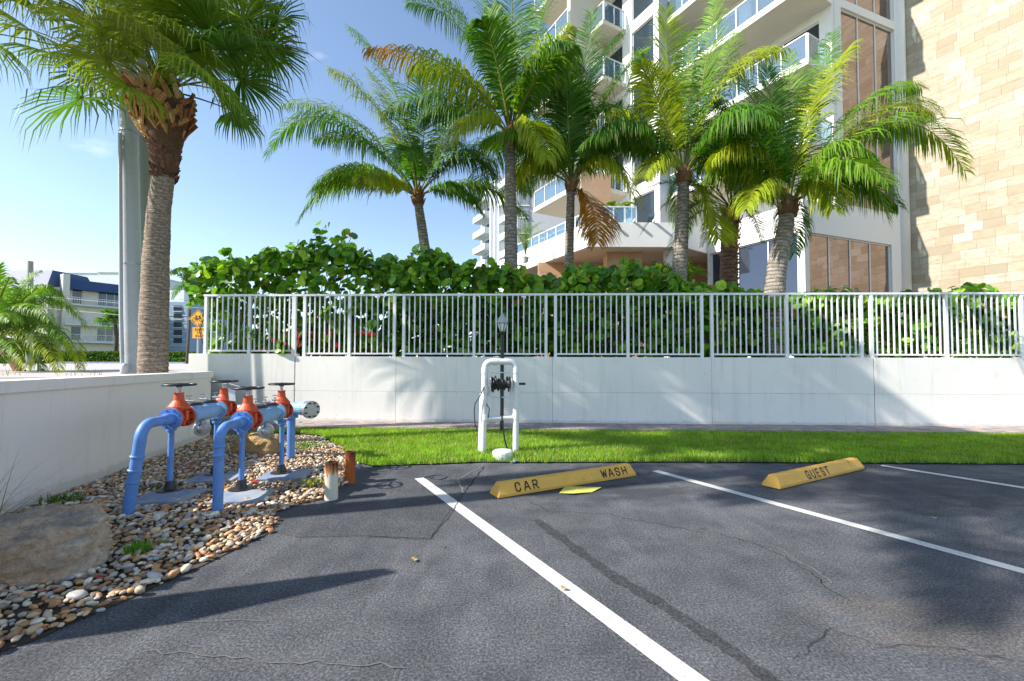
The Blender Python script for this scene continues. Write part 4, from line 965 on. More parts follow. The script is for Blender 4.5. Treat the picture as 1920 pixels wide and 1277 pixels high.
def boots(c, ax, h, r, n, parent, name='leaf_base', cols=((.30, .15, .06), (.20, .09, .04), (.38, .24, .13)), L=.22, w=.07, up=.85, out=.35):
    "leaf bases wrapped round the head of the trunk; returns joined objects, each its own part"
    for i in range(n):
        f = i / n; a_ = i * 2.399; d = V((math.cos(a_), math.sin(a_), 0)); p = c + ax * (h * f) + d * r * .85
        tw = V((-d.y, d.x, 0)); l = L * random.uniform(.8, 1.2); skew = random.uniform(-.45, .45)
        e = p + (Z * up + d * out + tw * skew).normalized() * l; col = random.choice(cols); t = d * .02
        b = MB(); b.add([p - tw * w, p + tw * w, e + tw * w * .45, e - tw * w * .45, p - tw * w * .8 + t * 1.6, p + tw * w * .8 + t * 1.6, e + tw * w * .4 + t, e - tw * w * .4 + t],
                        [(0, 3, 2, 1), (4, 5, 6, 7), (0, 1, 5, 4), (1, 2, 6, 5), (2, 3, 7, 6), (3, 0, 4, 7)], col)
        b.build(name, M['boot'], parent)
def coco(name, crown, Y, trunk_px, r0, r1, fr, label, scale=1.0, Lm=.98, extra=6, n=104):
    c = P(crown[0], crown[1], Y); tp = [P(p[0], p[1], Y + (p[2] if len(p) > 2 else 0)) for p in trunk_px]
    base = tp[0].copy(); 
    root = empty(name, (base.x, base.y, 1.36), label, 'palm tree', 'coconut palms behind the railing')
    tp = [V((base.x, base.y, 1.3))] + tp + [c + Z * .05]; rads = [r0 * 1.1] + [r0 + (r1 - r0) * i / (len(tp) - 2) for i in range(len(tp) - 1)]
    trunk_mesh('trunk', tp, rads, root, .085, (.34, .30, .25), (.13, .11, .095))
    hd = MB(); hd.lathe(c - Z * .12, Z, [(0, r1 * 1.0), (.08, r1 * 1.45), (.22, r1 * 1.5), (.36, r1 * 1.1), (.5, r1 * .6)], 14, (.20, .11, .06), True); hd.build('crown_base', M['boot'], root)
    boots(c - Z * .14, Z, .34, r1 * 1.25, 12, root, L=.20, w=.055)
    for j, f in enumerate(fr):
        a = acc(); tx, ty, dy, vx, vy, tone = f[:6]; tt = f[6] if len(f) > 6 else None
        tip = P(tx, ty, Y + dy * 1.6); via = P(vx, vy, Y + dy * .8)
        st = c + Z * .1 + (via - c).normalized() * .08
        frond(a, st, via, tip, Lm * random.uniform(.9, 1.08), n, tone, random.uniform(.8, 1.5), .035, 0, tt, .019)
        fin(a, 'frond', M['frond'], root)
    rl = 3.1 * scale
    for j in range(extra):
        an = j * 2.399 + crown[0]; el = random.uniform(.05, 1.15); d = V((math.cos(an) * math.cos(el), math.sin(an) * math.cos(el) + .15, math.sin(el))); a = acc()
        frond(a, c + Z * .1, c + d * rl * .55 + Z * .25, c + d * rl - Z * (.9 - .5 * el), Lm * .95, n, random.choice((0, 0, 1, 1)), random.uniform(.8, 1.4), .035, 0, None, .019); fin(a, 'frond', M['frond'], root)
    return root
A_ = [(500, 292, -.3, 615, 222, 0), (562, 412, -.8, 655, 335, 1), (655, 52, .5, 742, 175, 1), (528, 195, .8, 660, 225, 1), (690, 130, 1, 752, 240, 2), (935, 335, .3, 865, 290, 0), (950, 245, .8, 865, 290, 0), (795, 110, 1, 795, 235, 0), (680, 330, -1.2, 725, 335, 2), (860, 190, .6, 828, 270, 1), (620, 130, .2, 715, 215, 2), (905, 400, -.3, 850, 350, 0), (590, 260, .2, 690, 270, 0)]
coco('coconut_palm', (783, 376), 12.2, [(806, 560), (800, 490), (790, 420)], .16, .115, A_, 'leftmost coconut palm with a short leaning trunk and crown against open sky')
B_ = [(690, 92, -.7, 850, 130, 2, 3), (815, -10, .5, 900, 85, 1), (880, -70, .6, 930, 80, 1), (960, -120, .8, 960, 70, 0), (1045, -70, .4, 1010, 60, 0), (1068, 50, -.5, 1010, 145, 2, 2), (1115, 215, .5, 1045, 170, 0), (765, 5, .4, 870, 62, 0), (1025, 300, -.9, 1000, 230, 2), (845, 270, -.8, 895, 215, 2), (1090, 130, .9, 1032, 130, 0), (715, 215, 1, 840, 180, 0), (1000, 10, 1, 980, 130, 1), (770, 130, .1, 870, 150, 1), (920, 20, -.3, 935, 130, 1)]
coco('coconut_palm', (957, 262), 10.9, [(958, 560), (958, 450), (957, 340)], .175, .125, B_, 'tallest coconut palm with a straight grey trunk behind the lamp post')
C_ = [(1225, 285, -.6, 1150, 222, 2), (962, 340, -.3, 1010, 300, 2), (1120, 455, -.6, 1108, 385, 3), (1165, 60, .4, 1100, 170, 0), (1212, 95, .2, 1140, 180, 1), (1018, 90, .6, 1045, 200, 0), (972, 165, .5, 1012, 240, 0), (1110, 20, .8, 1090, 160, 0), (1240, 185, .6, 1150, 232, 0), (1195, 380, -.8, 1135, 300, 2), (988, 235, -.7, 1030, 270, 1), (1060, 130, -.5, 1065, 230, 0), (1205, 235, 1, 1140, 250, 0), (1000, 300, .4, 1030, 290, 0)]
coco('coconut_palm', (1071, 354), 11.6, [(1067, 570), (1067, 490), (1069, 410)], .135, .10, C_, 'slim coconut palm with a hanging orange brown frond, middle of the row')
D4 = [(1248, 18, .2, 1258, 165, 2), (1342, -8, .3, 1318, 150, 1), (1470, 92, .0, 1362, 150, 2), (1202, 120, -.5, 1238, 200, 2), (1162, 265, .2, 1220, 262, 0), (1432, 292, .2, 1362, 268, 0), (1347, 448, -.4, 1325, 375, 2), (1130, 200, .8, 1200, 230, 0), (1402, 205, .8, 1342, 230, 0), (1290, 60, .9, 1290, 190, 0), (1208, 335, -.7, 1240, 295, 2), (1440, 225, -.5, 1362, 220, 0), (1195, 95, 1, 1238, 190, 0), (1380, 60, .9, 1330, 180, 1)]
coco('coconut_palm', (1282, 336), 10.9, [(1272, 570), (1275, 490), (1280, 400)], .20, .125, D4, 'coconut palm with dark ringed trunk and tall upright fronds before the grey tower wall')
E_ = [(1438, 128, .3, 1455, 250, 0), (1602, 82, .3, 1522, 200, 2), (1728, 165, .2, 1612, 200, 1), (1810, 322, -.2, 1668, 232, 1, 2), (1665, 412, -.3, 1600, 322, 1), (1335, 302, -.4, 1400, 285, 2), (1340, 190, .5, 1400, 240, 0), (1480, 100, .9, 1480, 240, 1), (1700, 252, .7, 1600, 255, 0), (1562, 392, -.7, 1530, 340, 2), (1400, 392, -.6, 1430, 345, 2), (1640, 300, -.8, 1560, 285, 1), (1380, 130, .8, 1430, 230, 0), (1562, 60, .9, 1520, 200, 0), (1755, 215, .5, 1642, 215, 2), (1320, 340, .3, 1392, 308, 1)]
coco('coconut_palm', (1478, 396), 10.4, [(1452, 575, 0), (1456, 505, 0), (1470, 440, 0)], .245, .145, E_, 'rightmost coconut palm with a thick curved grey trunk beside the white window wall')

# date palm
c = P(1371, 402, 12.6); base = P(1367, 600, 12.6)
dp = empty('date_palm', (base.x, base.y, 1.36), 'date palm with a knobbly brown diamond patterned trunk and silvery fronds', 'palm tree')
trunk_mesh('trunk', [V((base.x, base.y, 1.3)), P(1366, 520, 12.6), P(1368, 440, 12.6), c + Z * .15], [.24, .23, .22, .26], dp, .12, (.24, .15, .11), (.10, .06, .05), amp=.05)
kk = MB(); zz0 = 1.5; zz1 = c.z + .1; nb = 0
for i in range(330):
    f = i / 330; p = V((base.x, base.y, zz0)).lerp(c + Z * .12, f); a_ = i * 2.399963; d = V((math.cos(a_), math.sin(a_), 0)); tw = V((-d.y, d.x, 0)); r_ = .225 + (.06 * max(0, f - .75) / .25)
    q = p + d * r_; w = .075; hgt = .05; o_ = .035 + .05 * max(0, f - .8) * 5 * .5
    col = (.26, .17, .13) if f < .72 else random.choice([(.42, .17, .06), (.34, .12, .05), (.5, .26, .12)])
    kk.add([q - tw * w, q - Z * hgt, q + tw * w, q + Z * hgt * .4 + d * .01, q + d * o_ + Z * hgt * .9], [(0, 1, 4), (1, 2, 4), (2, 3, 4), (3, 0, 4)], col)
o = kk.build('leaf_scars', M['boot'], dp); o['kind'] = 'stuff'
for f in [(1200, 442, -.3, 1285, 362), (1215, 352, .2, 1290, 345), (1250, 482, -.6, 1300, 405), (1295, 285, .5, 1330, 335), (1402, 268, .6, 1388, 330), (1475, 300, .4, 1425, 340), (1562, 388, .2, 1475, 345), (1495, 440, -.3, 1442, 378), (1340, 255, .2, 1355, 330), (1235, 300, .8, 1310, 335), (1430, 455, -.8, 1405, 395), (1316, 462, -.8, 1342, 400), (1520, 330, .8, 1450, 340), (1270, 420, .5, 1310, 380), (1370, 250, -.4, 1370, 320)]:
    a = acc(); frond(a, c + Z * .15, P(f[3], f[4], 12.6 + f[2] * .8), P(f[0], f[1], 12.6 + f[2] * 1.7), .36, 62, 4, .18, .022, 0, None, .018, .22, .35, .9); fin(a, 'frond', M['frond'], dp)

# fan leaves
def fan(a, heart, hub, Rr, tone, n=44, droop=.5, spread=2.5, w=.045, pet=.02, yel=0.0, roll=0.0):
    h, c = np3(heart), np3(hub); F = nrm((c - h)[None])[0]; up = np.array([0, 0, 1.0]); S = np.cross(F, up); S = S / (np.linalg.norm(S) + 1e-6); Nn = np.cross(S, F)
    S, Nn = S * math.cos(roll) + Nn * math.sin(roll), Nn * math.cos(roll) - S * math.sin(roll)
    mid = (h + c) / 2 + np.array([0, 0, .08 * np.linalg.norm(c - h)])
    ts = np.linspace(0, 1, 8)[:, None]; pr = (1 - ts) ** 2 * h + 2 * ts * (1 - ts) * mid + ts ** 2 * c; r = pet * (1.3 - .7 * ts)
    ring = np.stack([pr + S * r, pr + Nn * r, pr - S * r, pr - Nn * r * .5], 1).reshape(-1, 3)
    put(a, ring, [(i * 4 + k, i * 4 + (k + 1) % 4, (i + 1) * 4 + (k + 1) % 4, (i + 1) * 4 + k) for i in range(7) for k in range(4)], None, (.20, .24, .05))
    an = np.linspace(-spread, spread, n) + rng.normal(0, .02, n); an_ = an[:, None]
    D = F * np.cos(an_) + S * np.sin(an_) + Nn * (.30 * np.abs(np.sin(an_)) - .1)
    D = nrm(D); L = Rr * (.72 + .28 * np.cos(an / 2.0)) * rng.uniform(.88, 1.06, n); L = L[:, None]; dz = np.array([0, 0, -1.0])
    start = c + F * (-.04)
    m1 = start + D * L * .45 + dz * droop * L * .07; m2 = m1 + nrm(D + dz * droop * .8 + rng.normal(0, .04, (n, 3))) * L * .30
    e = m2 + nrm(D * .55 + dz * droop * 2.6 * rng.uniform(.5, 1.5, (n, 1)) + rng.normal(0, .12, (n, 3))) * L * .34
    Wd = nrm(np.cross(D, Nn[None])); tilt = Nn[None] * (np.where(np.arange(n) % 2, .35, -.35))[:, None]; Wd = nrm(Wd + tilt)
    v = np.stack([np.repeat(start[None], n, 0) - Wd * .004, np.repeat(start[None], n, 0) + Wd * .004, m1 - Wd * w * .5, m1 + Wd * w * .5, m2 - Wd * w * .28, m2 + Wd * w * .28, e], 1).reshape(-1, 3)
    i = np.arange(n) * 7
    q = np.concatenate([np.stack([i, i + 1, i + 3, i + 2], 1), np.stack([i + 2, i + 3, i + 5, i + 4], 1)]); tt = np.stack([i + 4, i + 5, i + 6], 1)
    g0, g1 = [np.array(x_) for x_ in GREENS[tone]]; k = rng.random(n)[:, None]; cc = g0 * (1 - k) + g1 * k
    cc = cc * (1 - yel) + np.array((.30, .26, .05)) * yel
    cv = np.repeat(cc, 7, 0); tp = i + 6; cv[tp] = cv[tp] * .6 + np.array((.25, .2, .05)) * .4
    put(a, v, q, tt, cv)
YG = 8.0
hc = P(300, 172, YG); gb_ = P(287, 715, YG)
sp_ = empty('cabbage_palm', (gb_.x, gb_.y, 1.08), 'large cabbage palm with fan leaves and orange boots at the left behind the low wall', 'palm tree')
trunk_mesh('trunk', [V((gb_.x, gb_.y, .95)), P(289, 600, YG), P(293, 480, YG), P(300, 380, YG), P(310, 300, YG), P(306, 255, YG)], [.225, .22, .20, .175, .165, .20], sp_, .035, (.32, .25, .19), (.14, .105, .085), n=30, amp=.03, seg=.013)
hd = MB(); hd.lathe(P(308, 330, YG), V((-.02, 0, 1)), [(0, .165), (.15, .21), (.5, .25), (.9, .33), (1.3, .37), (1.6, .28), (1.8, .1)], 18, (.13, .07, .045), True); hd.build('crown_base', M['boot'], sp_)
for i in range(110):     # shaggy skirt
    f = random.random(); p = P(308 + random.uniform(-2, 2), 338 - 72 * f, YG); a_ = random.uniform(0, 6.28); d = V((math.cos(a_), math.sin(a_), 0)); tw = V((-d.y, d.x, 0)); r_ = .18 + .06 * f
    q = p + d * r_; e = q + d * random.uniform(.03, .07) + Z * random.uniform(.02, .12) + tw * random.uniform(-.06, .06)
    if i == 0: sk = MB()
    sk.add([q - tw * .05 - Z * .03, q + tw * .05 - Z * .03, q + tw * .02 + Z * .05, e, q - d * .05], [(0, 1, 3), (1, 2, 3), (2, 0, 3)], random.choice([(.13, .06, .04), (.20, .09, .06), (.09, .05, .035)]))
sk.build('fibre_skirt', M['boot'], sp_)
for i in range(84):      # crossing leaf boots
    f = i / 84; p = P(304 - 4 * f, 272 - 82 * f, YG); a_ = i * 2.399; d = V((math.cos(a_), math.sin(a_), 0)); tw = V((-d.y, d.x, 0)); r_ = .19 + .16 * math.sin(min(1, f * 1.25) * 1.65)
    s_ = random.choice((-1, 1)); p = p + d * r_; l = random.uniform(.34, .56); e = p + (Z * .68 + tw * s_ * .72 + d * .10).normalized() * l; ax_ = (e - p).normalized(); wv = d.cross(ax_).normalized() * random.uniform(.05, .085); t = d * .035
    col = random.choice([(.50, .25, .10), (.44, .22, .09), (.30, .13, .06), (.56, .36, .18), (.36, .12, .07)]); b = MB()
    b.add([p - wv * 1.3, p + wv * 1.3, e + wv * .6, e - wv * .6, p - wv * 1.1 + t, p + wv * 1.1 + t, e + wv * .5 + t, e - wv * .5 + t], [(0, 3, 2, 1), (4, 5, 6, 7), (0, 1, 5, 4), (1, 2, 6, 5), (2, 3, 7, 6), (3, 0, 4, 7)], col)
    b.build('leaf_boot', M['boot'], sp_)
FL = [(430, 92, -.7, 1.15, 0, 0, .45), (455, 150, .3, 1.1, 0, 0, .6), (500, 95, .4, 1.15, 0, 0, .7), (410, 170, -.5, 1.0, 0, 0, .9), (470, 30, .6, 1.15, 0, 0, .5), (395, 55, -.9, 1.15, 0, .2, .6), (520, 40, 1.0, 1.0, 0, 0, .6),
      (150, 184, -.2, 1.35, 0, .05, .75), (170, 150, .6, 1.1, 0, .2, .8), (55, 55, .2, 1.3, 1, .4, .8), (100, 100, .8, 1.2, 0, .2, .8), (120, 20, -.2, 1.3, 1, .5, .7), (190, 60, -.9, 1.15, 1, .45, .8), (200, 110, -.6, 1.1, 1, .4, .9), (240, 20, -.4, 1.3, 1, .5, .6), (300, 10, -.9, 1.3, 1, .5, .8), (330, -30, .3, 1.3, 1, .4, .5), (360, 20, -.8, 1.2, 1, .4, .8), (410, -30, .1, 1.3, 0, .2, .5), (270, 70, -1.1, 1.1, 1, .45, .9), (340, 80, -1.0, 1.0, 1, .4, .9),
      (20, 0, .3, 1.3, 1, .4, .7), (180, -60, 0, 1.4, 1, .4, .5), (90, -60, .2, 1.4, 1, .3, .5), (270, -90, .2, 1.4, 1, .2, .5), (490, -60, .3, 1.3, 0, 0, .5), (370, 110, .9, 1.1, 0, 0, .8), (230, 130, .9, 1.1, 0, .1, .8), (-40, 60, .4, 1.2, 0, .1, .7), (240, 160, -.8, .9, 1, .3, 1.0), (380, 140, -1.0, .95, 1, .2, 1.0), (440, 210, .5, .85, 0, 0, 1.1)] + [(random.uniform(-30, 500), random.uniform(-80, 110), random.uniform(-1.2, 1.2), 1.2, random.choice((0, 1)), random.uniform(0, .4), .7) for _ in range(10)]
for (px, py, dy, rr_, tone, ye, dr) in FL:
    a = acc(); fan(a, hc + V((random.uniform(-.1, .1), random.uniform(-.1, .1), random.uniform(-.1, .2))), P(px, py, YG + dy), rr_, tone, 46, dr, 2.3, .046, .022, ye, random.uniform(-.5, .5)); fin(a, 'fan_leaf', M['frond'], sp_)
a = acc()                # hanging flower stalks: fine golden strands
for i in range(26):
    ex_ = random.uniform(150, 400); ey = random.uniform(60, 190); s0 = hc + Z * .2; e0 = P(ex_, ey, YG + random.uniform(-1.2, -.2)); mid = (s0 + e0) / 2 + Z * random.uniform(.4, .9)
    frond(a, s0, mid, e0, .30, 34, 2, 1.0, .012, 0, None, .008, .35, .1, .5)
o = fin(a, 'flower_stalks', M['frond'], sp_); o['kind'] = 'stuff'

# feathery palm at far left
fp0 = P(30, 712, 10.6); fp = empty('areca_palm', (fp0.x, fp0.y, 1.1), 'low bushy feather palm with drooping yellow tipped fronds at the left edge', 'palm tree')
hh = P(-25, 640, 10.8); b = MB(); b.tube([P(48, 716, 10.6), P(28, 680, 10.6), P(5, 655, 10.7), hh], [.11, .10, .09, .08], 10, True, (.22, .12, .07)); b.build('trunk', M['boot'], fp)
b = MB(); b.tube([P(-40, 730, 11), P(-30, 690, 11), hh + V((0, .2, 0))], [.10, .09, .08], 10, True, (.22, .12, .07)); b.build('trunk', M['boot'], fp)
for f in [(160, 612, .2, 80, 560, 1, None), (152, 692, -.4, 95, 612, 1, 2), (112, 700, -.8, 62, 625, 2, 2), (120, 560, .5, 60, 545, 1, None), (70, 510, .4, 30, 555, 1, None), (0, 495, 0, -15, 560, 1, None), (110, 640, .9, 60, 590, 0, None), (50, 690, -.9, 25, 640, 1, 2), (-70, 510, 0, -55, 570, 1, None), (-120, 640, 0, -80, 590, 1, None), (95, 600, -.7, 45, 575, 1, None), (60, 560, 1.2, 30, 580, 0, None), (20, 600, -1.1, 0, 590, 1, None), (75, 715, .3, 50, 650, 0, None), (30, 540, .9, 8, 570, 0, None), (130, 660, .8, 70, 600, 0, None), (0, 560, -.9, -10, 590, 0, None), (20, 520, -.5, 0, 560, 1, None), (90, 535, -.2, 45, 560, 1, None), (60, 620, -.3, 30, 600, 1, None), (0, 680, -1.0, -10, 640, 0, None)]:
    a = acc(); frond(a, hh, P(f[3], f[4], 10.8 + f[2] * .8), P(f[0], f[1], 10.8 + f[2] * 1.6), .50, 76, f[5], .9, .030, 0, f[6]); fin(a, 'frond', M['frond'], fp)

# palmetto clump behind the hedge
pr_ = P(1292, 560, 11.6); pmt = empty('palmetto_clump', (pr_.x, pr_.y, 1.36), 'bright green palmetto clump between the ringed palm trunk and the date palm', 'palmetto')
for i in range(34):
    hx = random.uniform(1215, 1345); hy = 470 + abs(hx - 1275) * .35 + random.uniform(0, 75); a = acc(); y_ = 11.6 + random.uniform(-.6, .7)
    fan(a, pr_ + V((random.uniform(-.5, .5), 0, random.uniform(-.2, .3))), P(hx, hy + 22, y_), .50, 1, 26, .25, 1.9, .035, .010, .1, random.uniform(-.6, .6)); fin(a, 'fan_leaf', M['frond'], pmt)

# ------------------------------------------------------------------ sea grape hedge
prof = [(352, 535), (372, 500), (400, 488), (430, 482), (470, 480), (510, 472), (560, 470), (590, 466), (604, 460), (640, 462), (665, 470), (700, 480), (745, 486), (775, 498), (800, 480), (850, 486), (900, 505), (950, 500), (1000, 512), (1050, 520), (1090, 505), (1130, 498), (1190, 498), (1240, 512), (1300, 530), (1340, 538), (1420, 548), (1440, 556), (1520, 552), (1570, 548), (1620, 560), (1740, 556), (1790, 545), (1850, 540), (1880, 560), (1925, 570), (2100, 560)]
def topy(px):
    return topy0(px) + 6 + 3.5 * math.sin(px * .045) + 3 * math.sin(px * .11 + 1)
def topy0(px):
    for i in range(len(prof) - 1):
        if prof[i][0] <= px <= prof[i + 1][0]:
            t = (px - prof[i][0]) / (prof[i + 1][0] - prof[i][0]); return prof[i][1] * (1 - t) + prof[i + 1][1] * t
    return 560
hg = empty('sea_grape_hedge', (1, 10.6, 1.36), 'long sea grape hedge with big round green leaves growing behind the white railing', 'hedge')
LV = []   # (pos, size, tone)
random.seed(21)
def add_leaf(px, py, y, big=1.0, tone=None): LV.append((P(px, py, y), random.uniform(.07, .125) * big, tone))
dens = lambda px: 1.0 if px < 930 else (.8 if px < 1430 else .62)
for i in range(7000):
    px = random.uniform(355, 2000)
    if random.random() > dens(px): continue
    ty = topy(px); y = random.uniform(10.0, 11.5); py = (ty + abs(random.gauss(0, 1)) * 20 - (6 if random.random() < .1 else 0)) if random.random() < .45 else random.uniform(ty, 580)
    if py > 575: py = random.uniform(ty, max(ty + 2, 575))
    add_leaf(px, py, y)
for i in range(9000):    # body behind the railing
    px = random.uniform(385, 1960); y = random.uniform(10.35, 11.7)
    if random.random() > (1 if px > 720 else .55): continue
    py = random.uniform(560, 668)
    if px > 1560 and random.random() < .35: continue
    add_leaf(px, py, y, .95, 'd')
for i in range(900):
    px = random.uniform(400, 1960); py = random.uniform(562, 664)
    if random.random() < (.9 if px > 700 else .5): add_leaf(px, py, random.uniform(9.98, 10.3), .9)
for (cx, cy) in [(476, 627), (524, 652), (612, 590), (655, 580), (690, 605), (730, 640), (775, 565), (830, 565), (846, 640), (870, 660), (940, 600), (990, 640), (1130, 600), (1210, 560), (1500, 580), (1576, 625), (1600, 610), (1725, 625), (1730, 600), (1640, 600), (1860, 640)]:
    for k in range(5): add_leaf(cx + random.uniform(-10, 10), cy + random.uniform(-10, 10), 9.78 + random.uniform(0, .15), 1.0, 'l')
for i in range(85):
    sx_ = random.uniform(365, 1420) if i < 72 else random.uniform(1440, 1900); sy_ = topy(sx_); hh_ = random.uniform(4, 20); yy_ = random.uniform(10.0, 11.2)
    for k in range(random.randint(3, 7)): add_leaf(sx_ + random.uniform(-9, 9), sy_ - hh_ * random.random(), yy_ + random.uniform(-.1, .1))
for (cx, cy) in [(604, 426), (600, 438), (592, 450), (618, 455), (655, 442), (640, 450), (625, 462), (640, 465), (560, 460), (785, 470), (800, 475), (1575, 546), (1600, 545), (1795, 545), (1830, 543), (1850, 540), (600, 480), (630, 480)]:
    for k in range(7): add_leaf(cx + random.uniform(-14, 14), cy + random.uniform(-8, 12), 10.5 + random.uniform(-.3, .3))
for i in range(70): add_leaf(random.uniform(1790, 1900), random.uniform(660, 676), 9.66 + random.uniform(-.12, .1), .5, 'l')
CP = np3(CAMPOS)
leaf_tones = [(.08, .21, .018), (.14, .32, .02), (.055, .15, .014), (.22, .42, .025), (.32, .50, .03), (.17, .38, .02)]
k9 = 9
def leaf_shape(s, nrm_, ang_):
    u = nrm_.orthogonal().normalized(); w = nrm_.cross(u); c_, s_ = math.cos(ang_), math.sin(ang_); u, w = u * c_ + w * s_, w * c_ - u * s_
    vs = [V((0, 0, 0)) - u * s * .9]
    for i in range(k9):
        q = -math.pi + 2 * math.pi * (i + .5) / k9; rr_ = s * (1 + .05 * math.sin(q * 3)); vs.append(u * math.cos(q) * rr_ * .95 + w * math.sin(q) * rr_ + nrm_ * (.22 * s * abs(math.sin(q)) - .10 * s * (math.cos(q) > .3)))
    vs.append(V((0, 0, 0)))
    fs = [(i + 1, (i + 1) % k9 + 1, k9 + 1) for i in range(k9)]
    return vs, fs
def lnormal(): 
    n_ = V((random.gauss(-.35, .6), random.gauss(-.65, .5), random.gauss(.55, .5))); return n_.normalized()
proto = []
for k in range(8):
    vs, fs = leaf_shape(1.0, Z, 0); vs = [v * 1 for v in vs]
    for v in vs: v.z += random.uniform(-.06, .06)
    me = bpy.data.meshes.new('leaf'); me.from_pydata([tuple(v) for v in vs], [], fs); me.materials.append(M['grape_obj']); me.polygons.foreach_set('use_smooth', [True] * len(me.polygons)); proto.append(me)
LV2 = sorted(LV, key=lambda t: (0 if t[2] == 'l' else 1, (t[0] - CAMPOS).length / t[1] + random.uniform(0, 25)))
hl_ = rootloc(hg); mb = MB()
for i, (p, s, tone) in enumerate(LV2):
    col = random.choice(leaf_tones)
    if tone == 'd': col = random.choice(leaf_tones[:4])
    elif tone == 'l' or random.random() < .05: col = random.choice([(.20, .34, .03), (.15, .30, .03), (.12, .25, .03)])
    if random.random() < .018: col = random.choice([(.40, .32, .03), (.38, .12, .02), (.35, .26, .03)])
    k = random.uniform(.8, 1.2); col = tuple(c * k for c in col); n_ = lnormal()
    if i < 290:
        o = bpy.data.objects.new('leaf', random.choice(proto)); COL.objects.link(o); o.parent = hg; o.location = p - hl_; o.scale = (s, s, s); o.color = (*col, 1)
        o.rotation_euler = (n_.to_track_quat('Z', 'Y').to_matrix() @ Matrix.Rotation(random.uniform(0, 6.28), 3, 'Z')).to_euler()
    else:
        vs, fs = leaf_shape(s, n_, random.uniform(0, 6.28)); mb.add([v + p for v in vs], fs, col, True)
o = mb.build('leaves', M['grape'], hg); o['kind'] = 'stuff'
b = MB()
for i in range(260):
    px = random.uniform(380, 1950); y = random.uniform(10.3, 11.3); p0 = P(px, 668, y); ty = topy(px) + 25; lean_ = random.uniform(-40, 40); pe = P(px + lean_, random.uniform(ty, 600) if ty < 600 else 590, y + random.uniform(-.4, .3)); pm_ = p0.lerp(pe, .5) + V((random.uniform(-.15, .15), random.uniform(-.1, .1), 0))
    r_ = random.uniform(.008, .022); b.tube([p0, pm_, pe], [r_, r_ * .7, r_ * .4], 5, False)
for i in range(160):
    px = random.uniform(380, 1950); y = random.uniform(10.0, 11.0); p0 = P(px, random.uniform(570, 650), y); b.tube([p0, p0 + V((random.uniform(-.35, .35), random.uniform(-.2, .1), random.uniform(.05, .4))), p0 + V((random.uniform(-.7, .7), random.uniform(-.3, .1), random.uniform(.1, .6)))], [.009, .006, .003], 4, False)
o = b.build('branches', M['twig'], hg); o['kind'] = 'stuff'

# ------------------------------------------------------------------ the white tower, at its own scale
K = 1.2
def kp(x, y): return V((x * K, y * K, 0))
def kz(z): return (z - 1.35) * K + 1.35
tower = empty('condominium_tower', kp(8, 17), 'white condominium tower with glass balconies and a travertine clad wing behind the palms', 'building')
def facade(parent, o, u, n_, L, z0, z1, ops, m, gm, th=.3, inset=.12, wall='wall', fr=.05, frm='frame'):
    "wall from o along u, outward normal n_, with openings (s0, s1, z0, z1, columns, rows)"
    ss = sorted({0, L} | {a_ for q in ops for a_ in q[:2]}); zs = sorted({z0, z1} | {a_ for q in ops for a_ in q[2:4]})
    b = MB()
    for j in range(len(zs) - 1):
        run = None
        for i in range(len(ss) - 1):
            cs, cz = (ss[i] + ss[i + 1]) / 2, (zs[j] + zs[j + 1]) / 2; hole = any(q[0] < cs < q[1] and q[2] < cz < q[3] for q in ops)
            if not hole: run = (run[0] if run else ss[i], ss[i + 1])
            if (hole or i == len(ss) - 2) and run:
                b.box(o + u * run[0] + Z * zs[j], u * (run[1] - run[0]), -n_ * th, Z * (zs[j + 1] - zs[j])); run = None
    if b.f: b.build(wall, M[m] if isinstance(m, str) else m, parent)
    for q in ops:
        s0_, s1_, a0_, a1_ = q[:4]; nc = q[4] if len(q) > 4 else 1; nr = q[5] if len(q) > 5 else 1; g = q[6] if len(q) > 6 else gm
        w = MB(); base = o - n_ * inset
        def bar(sa, sb, za, zb): w.box(base + u * sa + Z * za + n_ * .03, u * (sb - sa), -n_ * .06, Z * (zb - za))
        bar(s0_, s1_, a0_, a0_ + fr); bar(s0_, s1_, a1_ - fr, a1_); bar(s0_, s0_ + fr, a0_ + fr, a1_ - fr); bar(s1_ - fr, s1_, a0_ + fr, a1_ - fr)
        cw = (s1_ - s0_ - fr) / nc; rh = (a1_ - a0_ - fr) / nr
        for i in range(1, nc): bar(s0_ + cw * i, s0_ + cw * i + fr, a0_ + fr, a1_ - fr)
        for i in range(1, nr):
            for k in range(nc): bar(s0_ + cw * k + fr, s0_ + cw * (k + 1), a0_ + rh * i, a0_ + rh * i + fr)
        wo_ = w.build('window', M[frm], parent)
        for i in range(nc):
            for k in range(nr):
                pn = MB(); pn.box(base + u * (s0_ + cw * i + fr) + Z * (a0_ + rh * k + fr), u * (cw - fr), -n_ * .012, Z * (rh - fr)); pn.build('pane', M[g], wo_)
# key plan points
Cc = kp(14.1, 15.65); Dd = kp(10.54, 14.3); uB = (Cc - Dd).normalized(); nB = V((uB.y, -uB.x, 0))
Ee = kp(9.07, 14.06)
Ee = Cc - uB * ((Cc - Ee).dot(uB)); LB = (Cc - Ee).length
def pxs(px, o=Cc, u=uB):   # distance along a facade line from o where a pixel column meets it
    k = (px - 960) / FPX; return (k * o.y - o.x) / (u.x - k * u.y)
sE = -LB
def s_of(px): return pxs(px) + LB
def zat(px, py, s): 
    p = Ee + uB * s; return 1.35 + (681 - py) / FPX * p.y
wz1 = zat(1520, 431, s_of(1520)); 
ops = [(s_of(1520), s_of(1677), 1.9, wz1, 4, 1)]
zp = kz(6.55)
facade(tower, Ee, uB, nB, LB, 1.2, zp, ops, 'stucco', 'window_glass', wall='podium_wall')
